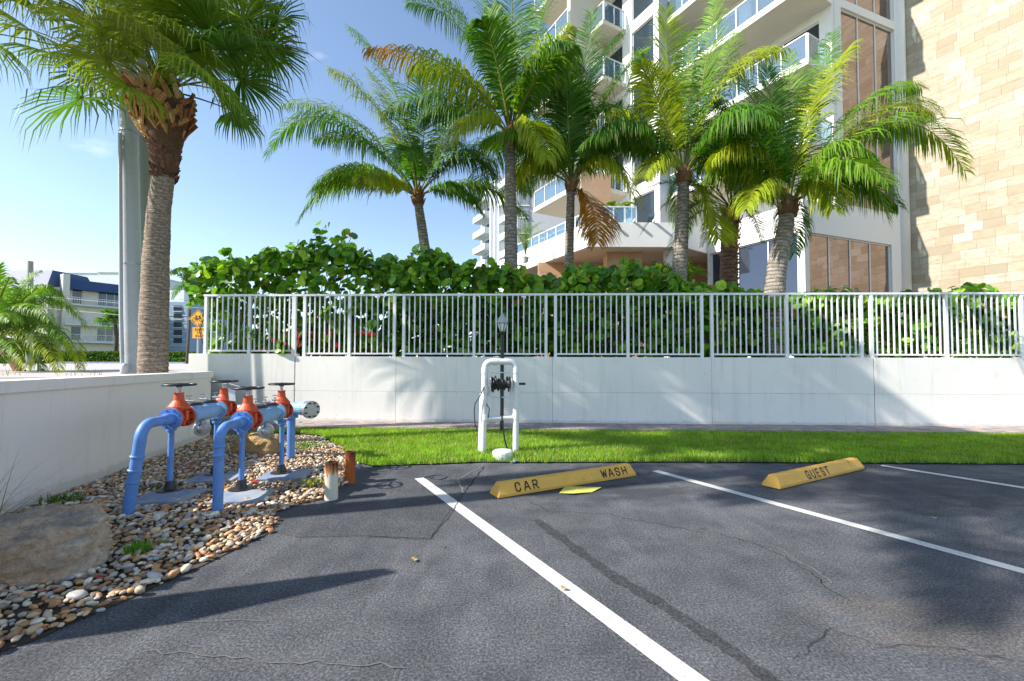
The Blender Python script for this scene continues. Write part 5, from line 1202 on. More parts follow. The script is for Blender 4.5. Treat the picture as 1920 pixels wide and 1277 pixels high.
# upper window wall
sD = s_of(1578); zt_ = 30
o_up = Ee + uB * sD; LU = LB - sD
wins = []
zb1 = zat(1685, 396, s_of(1685)); 
zt1 = zat(1690, 38, s_of(1690)); zt1b = zat(1690, 22, s_of(1690))
wins = [(s_of(1590) - sD, s_of(1692) - sD, zb1, zt1 - .0, 3, 1), (s_of(1590) - sD, s_of(1692) - sD, zt1 + .35, zt1 + 5.5, 3, 1)]
facade(tower, o_up, uB, nB, LU, zp, zt_, wins, 'stucco', 'window_glass', wall='upper_wall')
# rounded corner column where the window wall meets the travertine
b = MB(); b.lathe(Cc - uB * .22 + nB * -.12 + Z * 1.2, Z, [(0, .30), (28, .30)], 24, smooth=True); b.build('corner_column', M['stucco'], tower)
# travertine wing
uS = -VP1; nS = V((-.875, -.485, 0)).normalized(); wing = empty('travertine_wing', Cc, 'tall blank wall wing clad in cream travertine blocks at the right of the tower', 'building')
So = Cc + uS * .05
b = MB(); b.box(So - nS * .03 + Z * 1.2, uS * 8.5, -nS * 3.5, Z * 28.8); b.build('wall_core', M['mortar'], wing)
RH = .352; blk = []; wob_ = {}
r_i = 0; z = 1.25
while z < 30:
    s = -random.uniform(0, .5)
    while s < 8.5:
        w = random.choice([.52, .60, .66, .72, .58]); s0_ = max(s, 0.0); s1_ = min(s + w, 8.5)
        if s1_ - s0_ > .06: blk.append((s0_, s1_, z))
        s += w
    z += RH
tones = [(0.427, 0.378, 0.278), (0.439, 0.399, 0.303), (0.411, 0.357, 0.254), (0.451, 0.419, 0.332), (0.427, 0.382, 0.283), (0.380, 0.320, 0.217), (0.427, 0.382, 0.287), (0.443, 0.403, 0.311), (0.372, 0.316, 0.222), (0.475, 0.457, 0.379), (0.431, 0.382, 0.283)]
def inframe(p):
    q = p - CAMPOS; return q.y > 0 and abs(q.x / q.y) < 1.165 and q.z / q.y < .84 and q.z / q.y > .13
vis_b = sorted([t for t in blk if inframe(So + uS * ((t[0] + t[1]) / 2) + Z * t[2])], key=lambda t: (So + uS * t[0] + Z * t[2] - CAMPOS).length)
inset_ = set(vis_b[:296]); print('blocks in view', len(vis_b)); rb = MB()
bm_ = MB(); bm_.box((0, 0, 0), (1, 0, 0), (0, .04, 0), (0, 0, 1)); bmesh_ = bpy.data.meshes.new('stone_block'); bmesh_.from_pydata(bm_.v, [], bm_.f); bmesh_.materials.append(M['travertine'])
angS = math.atan2(uS.y, uS.x)
for t in blk:
    col = random.choice(tones); k = random.uniform(.92, 1.06); col = tuple(min(.9, c * k) for c in col); g = .005; pr = random.uniform(.0, .006)
    o_ = So + uS * (t[0] + g / 2) + Z * (t[2] + g / 2) + nS * pr
    if t in inset_:
        # local +Y must point into the wall
        o = bpy.data.objects.new('stone_block', bmesh_); COL.objects.link(o); o.parent = wing; vin = V((-uS.y, uS.x, 0)); flip = vin.dot(nS) > 0
        if flip: o.location = o_ + uS * (t[1] - t[0] - g) - Cc; o.rotation_euler.z = angS + math.pi
        else: o.location = o_ - Cc; o.rotation_euler.z = angS
        o.scale = (t[1] - t[0] - g, 1, RH - g); o.color = (*col, 1)
    else: rb.box(o_, uS * (t[1] - t[0] - g), -nS * .04, Z * (RH - g), col)
o = rb.build('stone_blocks', M['travertine_stuff'], wing); o['kind'] = 'stuff'

# podium parapet band
F1 = kp(2.76, 16.0); F2 = kp(6.27, 16.0); F3 = kp(7.5, 16.9); F0 = F1 + VP1 * 8.5
zb_, zt2 = kz(5.6), kz(6.5)
inner = [F0, F1, F2, F3, Ee]
for i in range(4):
    a_, c_ = inner[i], inner[i + 1]; u = (c_ - a_).normalized(); n_ = V((u.y, -u.x, 0)); b = MB(); b.box(a_ + Z * zb_ + (u * .004 if i else V((0, 0, 0))), c_ - a_ - u * .008, -n_ * .25, Z * (zt2 - zb_)); 
    if i < 3: b.build('parapet', M['stucco'], tower)
# parapet ledge lines
b = MB(); b.prism([(q_ + V((.14, .12, 0))).xy for q_ in (F0, F1, F2, F3, Ee + VP1 * .3)] + [(Ee + V((5, 8, 0))).xy, (F0 + V((12, 6, 0))).xy], zb_ - .02, zb_ + .3); b.build('terrace_slab', M['soffit'], tower)
# podium glass facade between F3 and E
u = (Ee - F3).normalized(); n_ = V((u.y, -u.x, 0)); L3 = (Ee - F3).length
facade(tower, F3, u, n_, L3, 1.2, kz(6.5), [(.15, L3 - .12, 1.7, kz(5.55), 3, 1, 'blue_glass')], 'stucco', 'window_glass', wall='podium_wall', frm='frame')
# peach recessed walls under the terrace
b = MB(); b.box(V((F1.x - 2, 22.2, 1.2)), V((9.5, 0, 0)), V((0, .3, 0)), Z * (zb_ - 1.2)); b.build('recessed_wall', M['peach'], tower)
b = MB(); b.box(V((F1.x + 1.0, 20.0, 1.2)), V((1.6, 0, 0)), V((0, .8, 0)), Z * (zb_ - 1.2)); b.build('recessed_wall', M['peach'], tower)
b = MB(); b.box(V((F1.x + 3.6, 19.6, 1.2)), V((.5, 0, 0)), V((0, .5, 0)), Z * (zb_ - 1.2)); b.build('column', M['stucco'], tower)
# terrace glass rail on parapet
def rail(parent, a_, c_, z0, h, npan, gl='balcony_glass'):
    u = (c_ - a_); L = u.length; u.normalize(); n_ = V((u.y, -u.x, 0)); f = MB()
    f.box(a_ - n_ * .03 + Z * (z0 + h - .045), u * L, n_ * .06, Z * .045)
    for i in range(npan + 1): f.box(a_ + u * ((L - .05) * i / npan) - n_ * .025 + Z * z0, u * .05, n_ * .05, Z * (h - .045))
    ro = f.build('balcony_rail', M['frame'], parent)
    for i in range(npan):
        g = MB(); g.box(a_ + u * ((L - .05) * i / npan + .05) - n_ * .006 + Z * (z0 + .05), u * ((L - .05) / npan - .05), n_ * .012, Z * (h - .12)); g.build('glass_panel', M['balcony_glass'], ro)
# tower mass right: facade A from D going back along VP1
uA = VP1; nA = V((-.875, -.485, 0)).normalized()
LA = 6.7; floors = [kz(10.95) + 3.02 * k for k in range(-1, 5)]
opsA = []
for zf in floors: opsA.append((.45, 3.4, zf + .06, zf + 2.45, 2, 1, 'dark_glass')); opsA.append((3.9, 6.4, zf + .06, zf + 2.45, 2, 1, 'dark_glass'))
facade(tower, Dd, uA, nA, LA, zp - .2, zt_, opsA, 'stucco', 'dark_glass', wall='balcony_wall')
for zf in floors:
    b = MB(); a_ = Dd + nA * .003; b.box(a_ + Z * (zf - .24), uA * LA, nA * 1.78, Z * .24); b.build('balcony_slab', M['soffit'], tower)
    b = MB(); b.box(a_ + Z * (zf - .25) + nA * 1.785, uA * LA, nA * .03, Z * .27); b.box(a_ + Z * (zf - .25) - uA * .035 , uA * .03, nA * 1.81, Z * .27); b.build('slab_edge', M['frame'], tower)
    rail(tower, a_ + nA * 1.72 + uA * (LA), a_ + nA * 1.72 + uA * .03, zf + .004, 1.0, 7); rail(tower, a_ + nA * 1.70 + uA * .03, a_ + nA * .1 + uA * .03, zf + .004, 1.0, 2)
# grey wall facing front between the masses
Fp = V((7.36, 21.84, 0)); Ap = V((9.42, 22.98, 0)); u = (Ap - Fp).normalized()
b = MB(); b.box(Fp + Z * (zb_), u * ((Ap - Fp).length + .3), V((-u.y, u.x, 0)) * .3, Z * (zt_ - zb_)); b.build('grey_wall', M['grey_stucco'], tower)
# left mass
LL = 7.3; flo2 = [10.72 + 3.02 * k for k in range(-1, 6)]
opsL = []
for zf in flo2:
    opsL += [(.35, 1.9, zf + .1, zf + 2.5, 1, 1, 'dark_glass'), (2.6, 5.2, zf + .05, zf + 2.45, 2, 1, 'dark_glass'), (5.6, 6.9, zf + .05, zf + 2.45, 1, 1, 'dark_glass')]
facade(tower, Fp, uA, nA, LL, 5.6, zt_, opsL, 'stucco', 'dark_glass', wall='balcony_wall')
for zf in flo2[0:]:
    a_ = Fp + nA * .003 + uA * 2.35; W1 = 1.6; L1 = 3.0
    if zf > 8.5:
        b = MB(); b.box(a_ + Z * (zf - .22), uA * 1.25, nA * W1, Z * .22); b.build('balcony_slab', M['soffit'], tower)
        rail(tower, a_ + nA * (W1 - .05) + uA * 1.2, a_ + nA * (W1 - .05), zf + .004, 1.02, 1); rail(tower, a_ + nA * (W1 - .05), a_ + nA * .1, zf + .004, 1.02, 2)
    a2 = Fp + uA * 3.65; W2 = 3.0
    b = MB(); b.box(a2 + Z * (zf - .22) + nA * .004, uA * 3.45, nA * W2, Z * .22); b.build('balcony_slab', M['soffit'], tower)
    b = MB(); b.box(a2 + Z * (zf - .23) + nA * (W2 + .006), uA * 3.45, nA * .03, Z * .25); b.build('slab_edge', M['frame'], tower)
    rail(tower, a2 + nA * (W2 - .05) + uA * 3.45, a2 + nA * (W2 - .05), zf + .004, 1.02, 3)
b = MB(); b.box(Fp + uA * 3.65 + Z * 8.6 + nA * .3, uA * .3, nA * 2.5, Z * (zt_ - 8.6)); b.build('party_wall', M['soffit'], tower)
# terrace balcony at the parapet and rail along the left parapet
rail(tower, P(1128, 400, F1.y + .25) * 1.0 - Z * P(1128, 400, F1.y + .25).z, V((P(1194, 400, F1.y + .25).x, F1.y + .25, 0)), zt2, .80, 3)
rail(tower, F1 + VP1 * 6.5 + V((.12, 0, 0)), F1 + VP1 * .3 + V((.12, .0, 0)), zt2, .55, 8)
b = MB()
for px in (1143, 1188, 1225): 
    p = P(px, 408, F1.y); b.cbox((p.x, p.y - .12, zt2 + .05), .07, .25, .10)
b.build('parapet_bracket', M['stucco'], tower)
b = MB(); b.box(V((P(1090, 400, 21.5).x, 21.5, zt2)), V((1.5, .2, 0)), V((0, .3, 0)), Z * 3.2); b.build('terrace_wall', M['peach'], tower)
# potted plants on the terrace
def potted(px, py, y, label, n=9, L=.7, pot=True):
    p = P(px, py, y); rt = empty('potted_plant', tuple(p), label, 'plant')
    b = MB(); b.lathe(p, Z, [(0, .13), (.25, .18), (.26, .15)], 12); b.build('pot', M['grey_stucco'], rt)
    for i in range(n):
        a = acc(); an = random.uniform(0, 6.28); d = V((math.cos(an), math.sin(an), 0)); frond(a, p + Z * .25, p + Z * (.3 + L * .7) + d * L * .3, p + Z * (.3 + L * random.uniform(.4, .9)) + d * L * .9, .22, 20, 1, .5, .025, 0, None, .008); fin(a, 'frond', M['frond'], rt)
potted(985, 492, 21.0, 'spiky green palm plant standing at the low end of the terrace parapet', 14, 1.6)
potted(1150, 405, 20.0, 'small potted plant behind the terrace glass, left one', 7, .35); potted(1176, 405, 20.0, 'small potted plant behind the terrace glass, right one', 7, .35)

# ------------------------------------------------------------------ white tower block farther left
Nn = V((2.3, 68, 0)); blk2 = empty('white_tower_block', Nn, 'distant white balconied tower block seen between two palm trunks', 'building')
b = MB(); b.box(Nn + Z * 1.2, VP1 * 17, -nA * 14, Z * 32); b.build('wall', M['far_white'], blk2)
for k in range(10):
    zf = 4 + k * 2.9
    for (s0_, L_) in ((1.0, 5.4), (11.5, 5.0)):
        b = MB(); b.box(Nn + VP1 * s0_ + Z * zf + nA * .01, VP1 * L_, nA * 1.9, Z * .22); b.box(Nn + VP1 * s0_ + Z * (zf + .23) + nA * 1.75, VP1 * L_, nA * .12, Z * .85); b.box(Nn + VP1 * (s0_ - .02) + Z * (zf + .23) + nA * .01, VP1 * .1, nA * 1.7, Z * .85)
        bo = b.build('balcony', M['far_white'], blk2)
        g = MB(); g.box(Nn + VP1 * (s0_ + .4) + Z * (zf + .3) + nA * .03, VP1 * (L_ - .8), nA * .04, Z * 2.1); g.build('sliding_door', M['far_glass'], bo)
for s0_ in (7.2, 8.8, 10.4):
    b = MB(); b.box(Nn + VP1 * s0_ + Z * 1.2 + nA * .02, VP1 * .35, nA * 1.2, Z * 32.2); b.build('fin', M['far_white'], blk2)
# flat-faced slab next to it (grey wall with windows)
g0 = P(968, 500, 40); g0.z = 1.2; blk3 = empty('grey_stair_block', g0, 'pale grey flat wall block with stacked windows behind the tall palm trunk', 'building')
b = MB(); b.box(g0, V((4.6, 0, 0)), V((0, 5, 0)), Z * 22); b.build('wall', M['grey_stucco'], blk3)
for (y0_, y1_) in ((330, 385), (392, 408), (413, 437), (442, 470)):
    za, zb2 = P(975, y1_, 40).z, P(975, y0_, 40).z; w = MB(); w.box(g0 + V((.15, -.06, za - 1.2)), V((.95, 0, 0)), V((0, .05, 0)), Z * (zb2 - za)); wo_ = w.build('window', M['blind'], blk3)
    w = MB(); w.box(g0 + V((.1, -.12, za - 1.2 - .1)), V((1.1, 0, 0)), V((0, .06, 0)), Z * .1)
    for k in range(7): w.box(g0 + V((.15 + k * .15, -.10, za - 1.2)), V((.02, 0, 0)), V((0, .03, 0)), Z * (zb2 - za))
    w.build('window_bars', M['frame'], wo_)

# ------------------------------------------------------------------ far left houses
AY = 66; ap = V((-1.02 * AY, AY, 0)); uF = V((.545, .838, 0)).normalized(); nF = V((uF.y, -uF.x, 0))
apt = empty('apartment_house', (ap.x, ap.y, 1.2), 'cream three storey apartment house with blue mansard roof and balconies across the road', 'building')
f1, f2, f3 = 4.5, 7.1, 10.1; RT = 13.6
ops = []
for zf in (f1, f3): ops += [(1.0, 2.2, zf + .1, zf + 2.3, 1, 1), (4.0, 8.0, zf + .1, zf + 2.3, 4, 1)]
ops += [(6.6, 7.2, f2 + .1, f2 + 2.3, 1, 1), (10.1, 11.2, f3 + .1, f3 + 2.0, 2, 1)]
facade(apt, ap, uF, nF, 11.5, 1.2, 12.6, ops, 'cream', 'dark_glass', wall='wall', fr=.08)
b = MB(); b.box(ap - nF * .3 + Z * 1.2 + uF * .02, uF * 11.4, -nF * 14, Z * 11.2); b.build('house_block', M['cream'], apt)
for (s0_, s1_) in ((.5, 9.2), (10.0, 11.5)):
    b = MB(); q = ap + uF * s0_; w_ = uF * (s1_ - s0_); b.add([q + nF * 1.2 + Z * 12.3, q + w_ + nF * 1.2 + Z * 12.3, q + w_ - nF * .1 + Z * (RT + .3), q - nF * .1 + Z * (RT + .3), q - nF * 1 + Z * 12.3, q + w_ - nF * 1 + Z * 12.3], [(0, 1, 2, 3), (3, 2, 5, 4), (0, 3, 4), (1, 5, 2), (0, 4, 5, 1)]); b.build('mansard_roof', M['blue_roof'], apt)
for s0_ in (-.3, 9.2):
    b = MB(); b.box(ap + uF * s0_ + Z * 9.8 - nF * .2, uF * .75, nF * 1.7, Z * 4.6); b.build('fin_wall', M['cream'], apt)
for zf in (f1, f2, f3):
    b = MB(); b.box(ap + uF * .2 + Z * (zf - .22) + nF * .01, uF * 9.4, nF * 1.3, Z * .22); sl = b.build('balcony', M['far_white'], apt)
    b = MB()
    for k in range(48): b.box(ap + uF * (.25 + k * .19) + nF * 1.24 + Z * zf, uF * .035, nF * .03, Z * .95)
    b.box(ap + uF * .2 + nF * 1.23 + Z * (zf + .95), uF * 9.4, nF * .06, Z * .07); b.build('railing', M['frame'], sl)
for k in range(2):
    pass
# left wing facing the road
lw0 = ap + V((-14, -1.5, 0)); b = MB(); b.box(lw0 + Z * 1.2, V((13.4, 0, 0)), V((0, 8, 0)), Z * 11); b.build('side_wing', M['cream'], apt)
b = MB(); q = lw0 + V((-.5, -.6, 0)); b.add([q + Z * 12.0, q + V((14.2, 0, 12.0)), q + V((13.4, 1.6, 15.0)), q + V((.8, 1.6, 15.0)), q + V((.8, 7, 15.0)), q + V((13.4, 7, 15.0)), q + V((14.2, 8.5, 12)), q + V((0, 8.5, 12))], [(0, 1, 2, 3), (3, 2, 5, 4), (1, 6, 5, 2), (0, 3, 4, 7), (7, 4, 5, 6)]); b.build('mansard_roof', M['blue_roof'], apt)
for (px, py) in ((83, 560), (95, 560), (83, 610), (60, 575)):
    p = P(px, py, lw0.y); w = MB(); w.box(p + V((0, -.05, 0)), V((1.3, 0, 0)), V((0, .06, 0)), Z * 1.7); w.build('window', M['far_glass'], apt)
# white blocks behind
for (x0p, x1p, yt, Y_, lab) in ((70, 185, 512, 112, 'long white flat roofed block behind the blue mansard roof'), (184, 258, 511, 100, 'small white rooftop block behind the grey pole')):
    p0 = P(x0p, yt, Y_); p1 = P(x1p, yt, Y_); rt = empty('white_block', (p0.x, Y_, 1.2), lab, 'building'); b = MB(); b.box((p0.x, Y_, 1.2), V((p1.x - p0.x, 0, 0)), V((0, 15, 0)), Z * (p0.z - 1.2)); b.build('wall', M['far_white'], rt)
    b = MB(); b.box((p0.x - .2, Y_ - .2, p0.z), V((p1.x - p0.x + .4, 0, 0)), V((0, 15.4, 0)), Z * .3); b.build('roof', M['far_white'], rt)
p0 = P(198, 513, 98); rt = None
# blue grey block with five stacked windows
p0 = P(300, 566, 80); p1 = P(352, 566, 80); p2 = P(412, 580, 86)
bb4 = empty('blue_grey_block', (p0.x, 80, 1.2), 'blue grey block with a column of five windows between palm trunk and railing', 'building')
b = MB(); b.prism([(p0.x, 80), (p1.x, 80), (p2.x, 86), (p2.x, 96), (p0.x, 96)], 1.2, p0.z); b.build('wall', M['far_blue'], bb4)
b = MB(); q0 = P(300, 550, 92); q1 = P(372, 550, 92); b.prism([(q0.x, 88), (q1.x, 88), (q1.x, 97), (q0.x, 97)], 1.2, q0.z); b.build('upper_storey', M['far_white'], bb4)
for k in range(5):
    yc = 578 + k * 15.2; a_ = P(326, yc + 5, 80); c_ = P(341.5, yc - 5, 80); w = MB(); w.box((a_.x, 79.9, a_.z), (c_.x - a_.x, 0, 0), (0, .09, 0), (0, 0, c_.z - a_.z)); fo = w.build('window', M['dark_glass'], bb4)
    w = MB(); w.box((a_.x - .15, 79.8, a_.z - .15), (c_.x - a_.x + .3, 0, 0), (0, .19, 0), (0, 0, .12)); w.build('sill', M['far_white'], fo)
for yy in (592, 606, 622, 637, 648):
    a_ = P(300, yy, 80); w = MB(); w.box((p0.x, 79.93, a_.z), (p1.x - p0.x, 0, 0), (0, .06, 0), (0, 0, .12)); w.build('string_course', M['far_white'], bb4)

# clipped hedges
def clipped(px0, px1, py0, py1, Y_, dep, label, n=2600):
    a_ = P(px0, py1, Y_); c_ = P(px1, py0, Y_); x0, x1 = a_.x, c_.x; z0, z1 = a_.z - .1, c_.z
    rt = empty('clipped_hedge', ((x0 + x1) / 2, Y_, z0), label, 'hedge'); b = MB(); b.box((x0, Y_ + .1, z0), (x1 - x0, 0, 0), (0, dep - .1, 0), (0, 0, z1 - z0 - .06)); b.build('hedge_core', M['lawn'], rt)
    n = int(n); f = rng.random(n) < .6; X = rng.uniform(x0, x1, n); Yy = np.where(f, Y_ + rng.uniform(-.05, .15, n), Y_ + rng.uniform(0, dep, n)); Zz = np.where(f, rng.uniform(z0, z1, n), z1 + rng.uniform(-.1, .05, n))
    s = .07; d1 = rng.normal(0, 1, (n, 3)); d1 = nrm(d1) * s; d2 = nrm(rng.normal(0, 1, (n, 3))) * s; c0 = np.stack([X, Yy, Zz], 1)
    v = np.stack([c0 - d1, c0 + d2, c0 + d1, c0 - d2], 1).reshape(-1, 3); i = np.arange(n) * 4; q = np.stack([i, i + 1, i + 2, i + 3], 1)
    k = rng.random((n, 1)); cc = np.array((.05, .11, .015)) * (1 - k) + np.array((.12, .22, .03)) * k; o = npmesh('hedge_leaves', v, q, np.repeat(cc, 4, 0), M['frond'], rt); o['kind'] = 'stuff'
clipped(95, 352, 660, 683, 36, 1.5, 'long low clipped hedge along the far side of the road', 12000)
clipped(322, 352, 673, 681, 34.6, .8, 'small low clipped hedge beside the sign at the road edge', 1500)

# dark bushes behind the areca palm
bd = P(60, 640, 30); bush = empty('dark_bush', (bd.x, 30, 1.2), 'dark green shrubs at the roadside behind the feather palm', 'bush')
n = 9000; a_ = rng.normal(0, 1, (n, 3)); a_ = nrm(a_) * (rng.random((n, 1)) ** .3); cx = rng.choice([-39, -37.4, -36.0, -34.6, -33.6], n); c0 = np.stack([cx + a_[:, 0] * 1.5, 31 + a_[:, 1] * 1.2, 2.2 + a_[:, 2] * (1.3 + .3 * np.sin(cx * 3))], 1)
d1 = nrm(rng.normal(0, 1, (n, 3))) * .13; d2 = nrm(rng.normal(0, 1, (n, 3))) * .11; v = np.stack([c0 - d1, c0 + d2, c0 + d1, c0 - d2], 1).reshape(-1, 3); i = np.arange(n) * 4
k = rng.random((n, 1)); cc = np.array((.02, .05, .01)) * (1 - k) + np.array((.06, .12, .02)) * k; o = npmesh('foliage', v, np.stack([i, i + 1, i + 2, i + 3], 1), np.repeat(cc, 4, 0), M['frond'], bush); o['kind'] = 'stuff'

# small distant palms
def small_palm(px, py, basepx, basepy, Y_, r, L, nf, label, tone, fanp=False, tr=.12):
    c = P(px, py, Y_); bs = P(basepx, basepy, Y_); rt = empty('distant_palm', tuple(bs), label, 'palm tree'); b = MB(); b.tube([bs - Z * .3, bs.lerp(c, .5) + V((.1, 0, 0)), c], [tr, tr * .8, tr * .7], 8); b.build('trunk', M['bark_dark'], rt)
    for i in range(nf):
        an = i * 2.4; el = random.uniform(-.2, 1.1); d = V((math.cos(an) * math.cos(el), math.sin(an) * math.cos(el), math.sin(el))); a = acc()
        if fanp: fan(a, c, c + d * L * .5, L * .6, tone, 22, .5, 2.2, .09, .03)
        else: frond(a, c, c + d * L * .55 + Z * L * .15, c + d * L + Z * (-.35 * L), L * .28, 30, tone, .8, .07, 0, None, .03)
        fin(a, 'frond', M['frond'], rt)
small_palm(216, 606, 217, 658, 38, 0, 1.7, 22, 'small round headed palm before the apartment house beside the grey pole', 0, True, .17)
small_palm(356, 538, 350, 678, 33, 0, 2.0, 14, 'slender distant palm standing just left of the bicycle sign', 0, False, .10)

# utility pole pair
pb = P(253, 712, 9.3)
ue = empty('utility_pole', (pb.x, 9.3, 1.08), 'tall grey metal utility pole just left of the cabbage palm trunk', 'utility pole')
tp0 = V((pb.x - .02, 9.3, .95)); tp1 = P(241, 200, 9.3); tp2 = tp1 + (tp1 - tp0) * .4
b = MB(); b.tube([tp0, tp1, tp2], [.175, .155, .145], 24); b.build('shaft', M['pole'], ue)
b = MB(); q = P(236, 590, 9.3); b.tube([P(230, 712, 9.02), P(227, 590, 9.05), P(225, 250, 9.1)], .035, 8); b.build('conduit', M['pole'], ue)
for (py) in (497, 250): 
    b = MB(); q = tp0.lerp(tp1, (P(250, py, 9.3).z - tp0.z) / (tp1.z - tp0.z)); b.lathe(q, Z, [(0, .176), (.03, .176)], 24); b.build('band', M['steel'], ue)
p2 = P(270, 712, 9.9); ue2 = empty('utility_pole', (p2.x, 9.9, 1.08), 'greenish square edged pole hidden between the grey pole and the palm trunk', 'utility pole')
b = MB(); q1 = P(267, 200, 9.9); b.tube([V((p2.x, 9.9, .95)), q1, q1 + (q1 - p2) * .3], [.17, .15, .14], 20); b.build('shaft', M['pole_green'], ue2)
# small wheel-like bollard beside it
p3 = P(233, 706, 9.0); b = MB(); b.lathe((p3.x, 9.0, 1.0), Z, [(0, .07), (.26, .07), (.31, .05), (.33, .02)], 12, smooth=True); o = b.build('bollard', M['grey_stucco'], None, (p3.x, 9.0, 1.0)); tag(o, 'short dark rounded bollard at the foot of the grey pole', 'bollard')
# old wooden pole far left
p4 = P(57, 700, 22); b = MB(); b.tube([P(55, 700, 22), P(57, 490, 22)], [.14, .11], 10); o = b.build('wooden_pole', M['pole_green'], None, (p4.x, p4.y, 1.2)); tag(o, 'weathered wooden pole rising out of the feather palm', 'pole')
# overhead wires
b = MB()
for (y0_, y1_) in ((612, 640), (590, 600)):
    b.tube([P(-200, y0_ - 60, 26), P(240, y0_ - 20, 26), P(420, y0_ - 10, 26)], .012, 5)
o = b.build('overhead_wires', M['pole'], None, (-20, 26, 4)); tag(o, 'thin overhead wires crossing in front of the apartment house', 'wires')

# bicycle warning sign
sy = 21.5; sg = P(371, 597, sy); sp0 = P(373, 668, sy); sign = empty('bicycle_sign', (sp0.x, sy, 1.2), 'orange yellow diamond bicycle warning sign above a small plate behind the railing end', 'road sign')
b = MB(); b.tube([V((sg.x, sy + .06, 1.2)), V((sg.x, sy + .06, sg.z + .3))], .045, 8); b.build('sign_post', M['pole'], sign)
hd_ = .44
def dia(s, y): return [V((sg.x - s, y, sg.z)), V((sg.x, y, sg.z - s)), V((sg.x + s, y, sg.z)), V((sg.x, y, sg.z + s))]
b = MB(); q = dia(hd_, sy) + dia(hd_, sy + .02); b.add(q, [(0, 1, 2, 3), (7, 6, 5, 4), (0, 4, 5, 1), (1, 5, 6, 2), (2, 6, 7, 3), (3, 7, 4, 0)]); b.build('sign_face', M['sign_yellow'], sign)
b = MB()
for i in range(4):
    o1, o2 = dia(hd_ - .03, sy - .004), dia(hd_ - .06, sy - .004); j = (i + 1) % 4; b.add([o1[i], o1[j], o2[j], o2[i]], [(0, 1, 2, 3)])
def seg(x0, z0, x1, z1, w=.03):
    a_, c_ = V((sg.x + x0 * .78, sy - .004, sg.z + z0 * .78)), V((sg.x + x1 * .78, sy - .004, sg.z + z1 * .78)); d = (c_ - a_).normalized(); s_ = V((-d.z, 0, d.x)) * w / 2; b.add([a_ - s_, c_ - s_, c_ + s_, a_ + s_], [(0, 1, 2, 3)])
for cx in (-.20, .20):
    for i in range(14):
        t0, t1 = i * 6.2832 / 14, (i + 1) * 6.2832 / 14; seg(cx + .125 * math.cos(t0), -.07 + .125 * math.sin(t0), cx + .125 * math.cos(t1), -.07 + .125 * math.sin(t1), .028)
for s_ in ((-.20, -.07, -.10, .12), (-.10, .12, .13, .12), (-.10, .12, .0, -.07), (.0, -.07, .13, .12), (.0, -.07, -.20, -.07), (.20, -.07, .11, .18), (.11, .18, .19, .20), (-.10, .12, -.12, .17), (-.17, .17, -.07, .17)): seg(*s_)
b.build('bicycle_symbol', M['dark'], sign)
pc = P(374, 624, sy); b = MB(); b.box((pc.x - .34, sy - .0, pc.z - .27), (.68, 0, 0), (0, .02, 0), (0, 0, .54)); b.build('plate', M['sign_yellow'], sign)
b = MB()
for (wd, zz) in (('SHARE', .10), ('THE', -.06), ('ROAD', -.22)):
    wl_ = .075 * len(wd) + .025 * (len(wd) - 1); letters(b, wd, V((pc.x - wl_ / 2, sy - .004, pc.z + zz)), V((1, 0, 0)), Z, V((0, -1, 0)), .075, .11, .025, .02)
b.build('lettering', M['dark'], sign)
# red and white sign board, hydrant
p5 = P(19, 636, 24); b = MB(); rs = empty('street_sign', (p5.x, 24, 1.2), 'small red and white board on a thin white post at the far left', 'sign')
b.tube([V((p5.x, 24.05, 1.2)), V((p5.x, 24.05, p5.z + .2))], .04, 8); b.build('sign_post', M['frame'], rs)
b = MB(); b.cbox((p5.x, 24, p5.z + .05), .5, .03, .42); b.build('sign_face', M['frame'], rs)
b = MB(); b.cbox((p5.x, 23.975, p5.z - .03), .46, .01, .16); b.build('red_band', M['car_red'], rs)
p6 = P(57, 690, 30); p6.z = 1.22; hy = empty('fire_hydrant', tuple(p6), 'white fire hydrant on the verge under the feather palm', 'hydrant')
b = MB(); b.lathe(p6, Z, [(0, .17), (.05, .17), (.06, .11), (.45, .11), (.46, .15), (.52, .15), (.60, .10), (.66, .04), (.70, .04)], 14); b.build('barrel', M['white_paint'], hy)
b = MB(); b.lathe(p6 + V((-.2, 0, .36)), V((1, 0, 0)), [(0, .06), (.4, .06)], 10); b.lathe(p6 + V((0, -.2, .34)), V((0, 1, 0)), [(0, .075), (.2, .075)], 10); b.build('outlet_cap', M['white_paint'], hy)

# red parked car behind the hedge
cx, cy, cz = P(612, 640, 15.5).x, 15.5, 1.38
car = empty('parked_car', (cx, cy, cz), 'red parked car glimpsed through the left part of the hedge', 'car')
b = MB(); pf = [(-2.2, .25), (-2.25, .6), (-2.1, .85), (-1.2, .95), (-.7, 1.02), (1.5, 1.02), (2.1, .95), (2.2, .6), (2.15, .25)]
vs = []
for sgn, yy in ((-1, -.85), (1, .85)):
    for (x_, z_) in pf: vs.append((cx + x_, cy + yy * (1 - .06 * (z_ > .8)), cz + z_))
n_ = len(pf); b.add(vs, [tuple(range(n_)), tuple(reversed(range(n_, 2 * n_)))] + [(i, i + n_, (i + 1) % n_ + n_, (i + 1) % n_) for i in range(n_)]); b.build('body', M['car_red'], car, bevel=.05)
b = MB(); pf = [(-1.15, .96), (-.45, 1.45), (1.0, 1.47), (1.7, 1.02)]; vs = []
for yy in (-.7, .7):
    for (x_, z_) in pf: vs.append((cx + x_, cy + yy * (1 - .15 * (z_ > 1.2)), cz + z_))
b.add(vs, [(0, 1, 2, 3), (7, 6, 5, 4), (0, 4, 5, 1), (1, 5, 6, 2), (2, 6, 7, 3)]); b.build('cabin_windows', M['dark_glass'], car, bevel=.02)
b = MB(); b.cbox((cx + .28, cy, cz + 1.48), 1.45, 1.15, .05); b.build('roof', M['car_red'], car, bevel=.02)
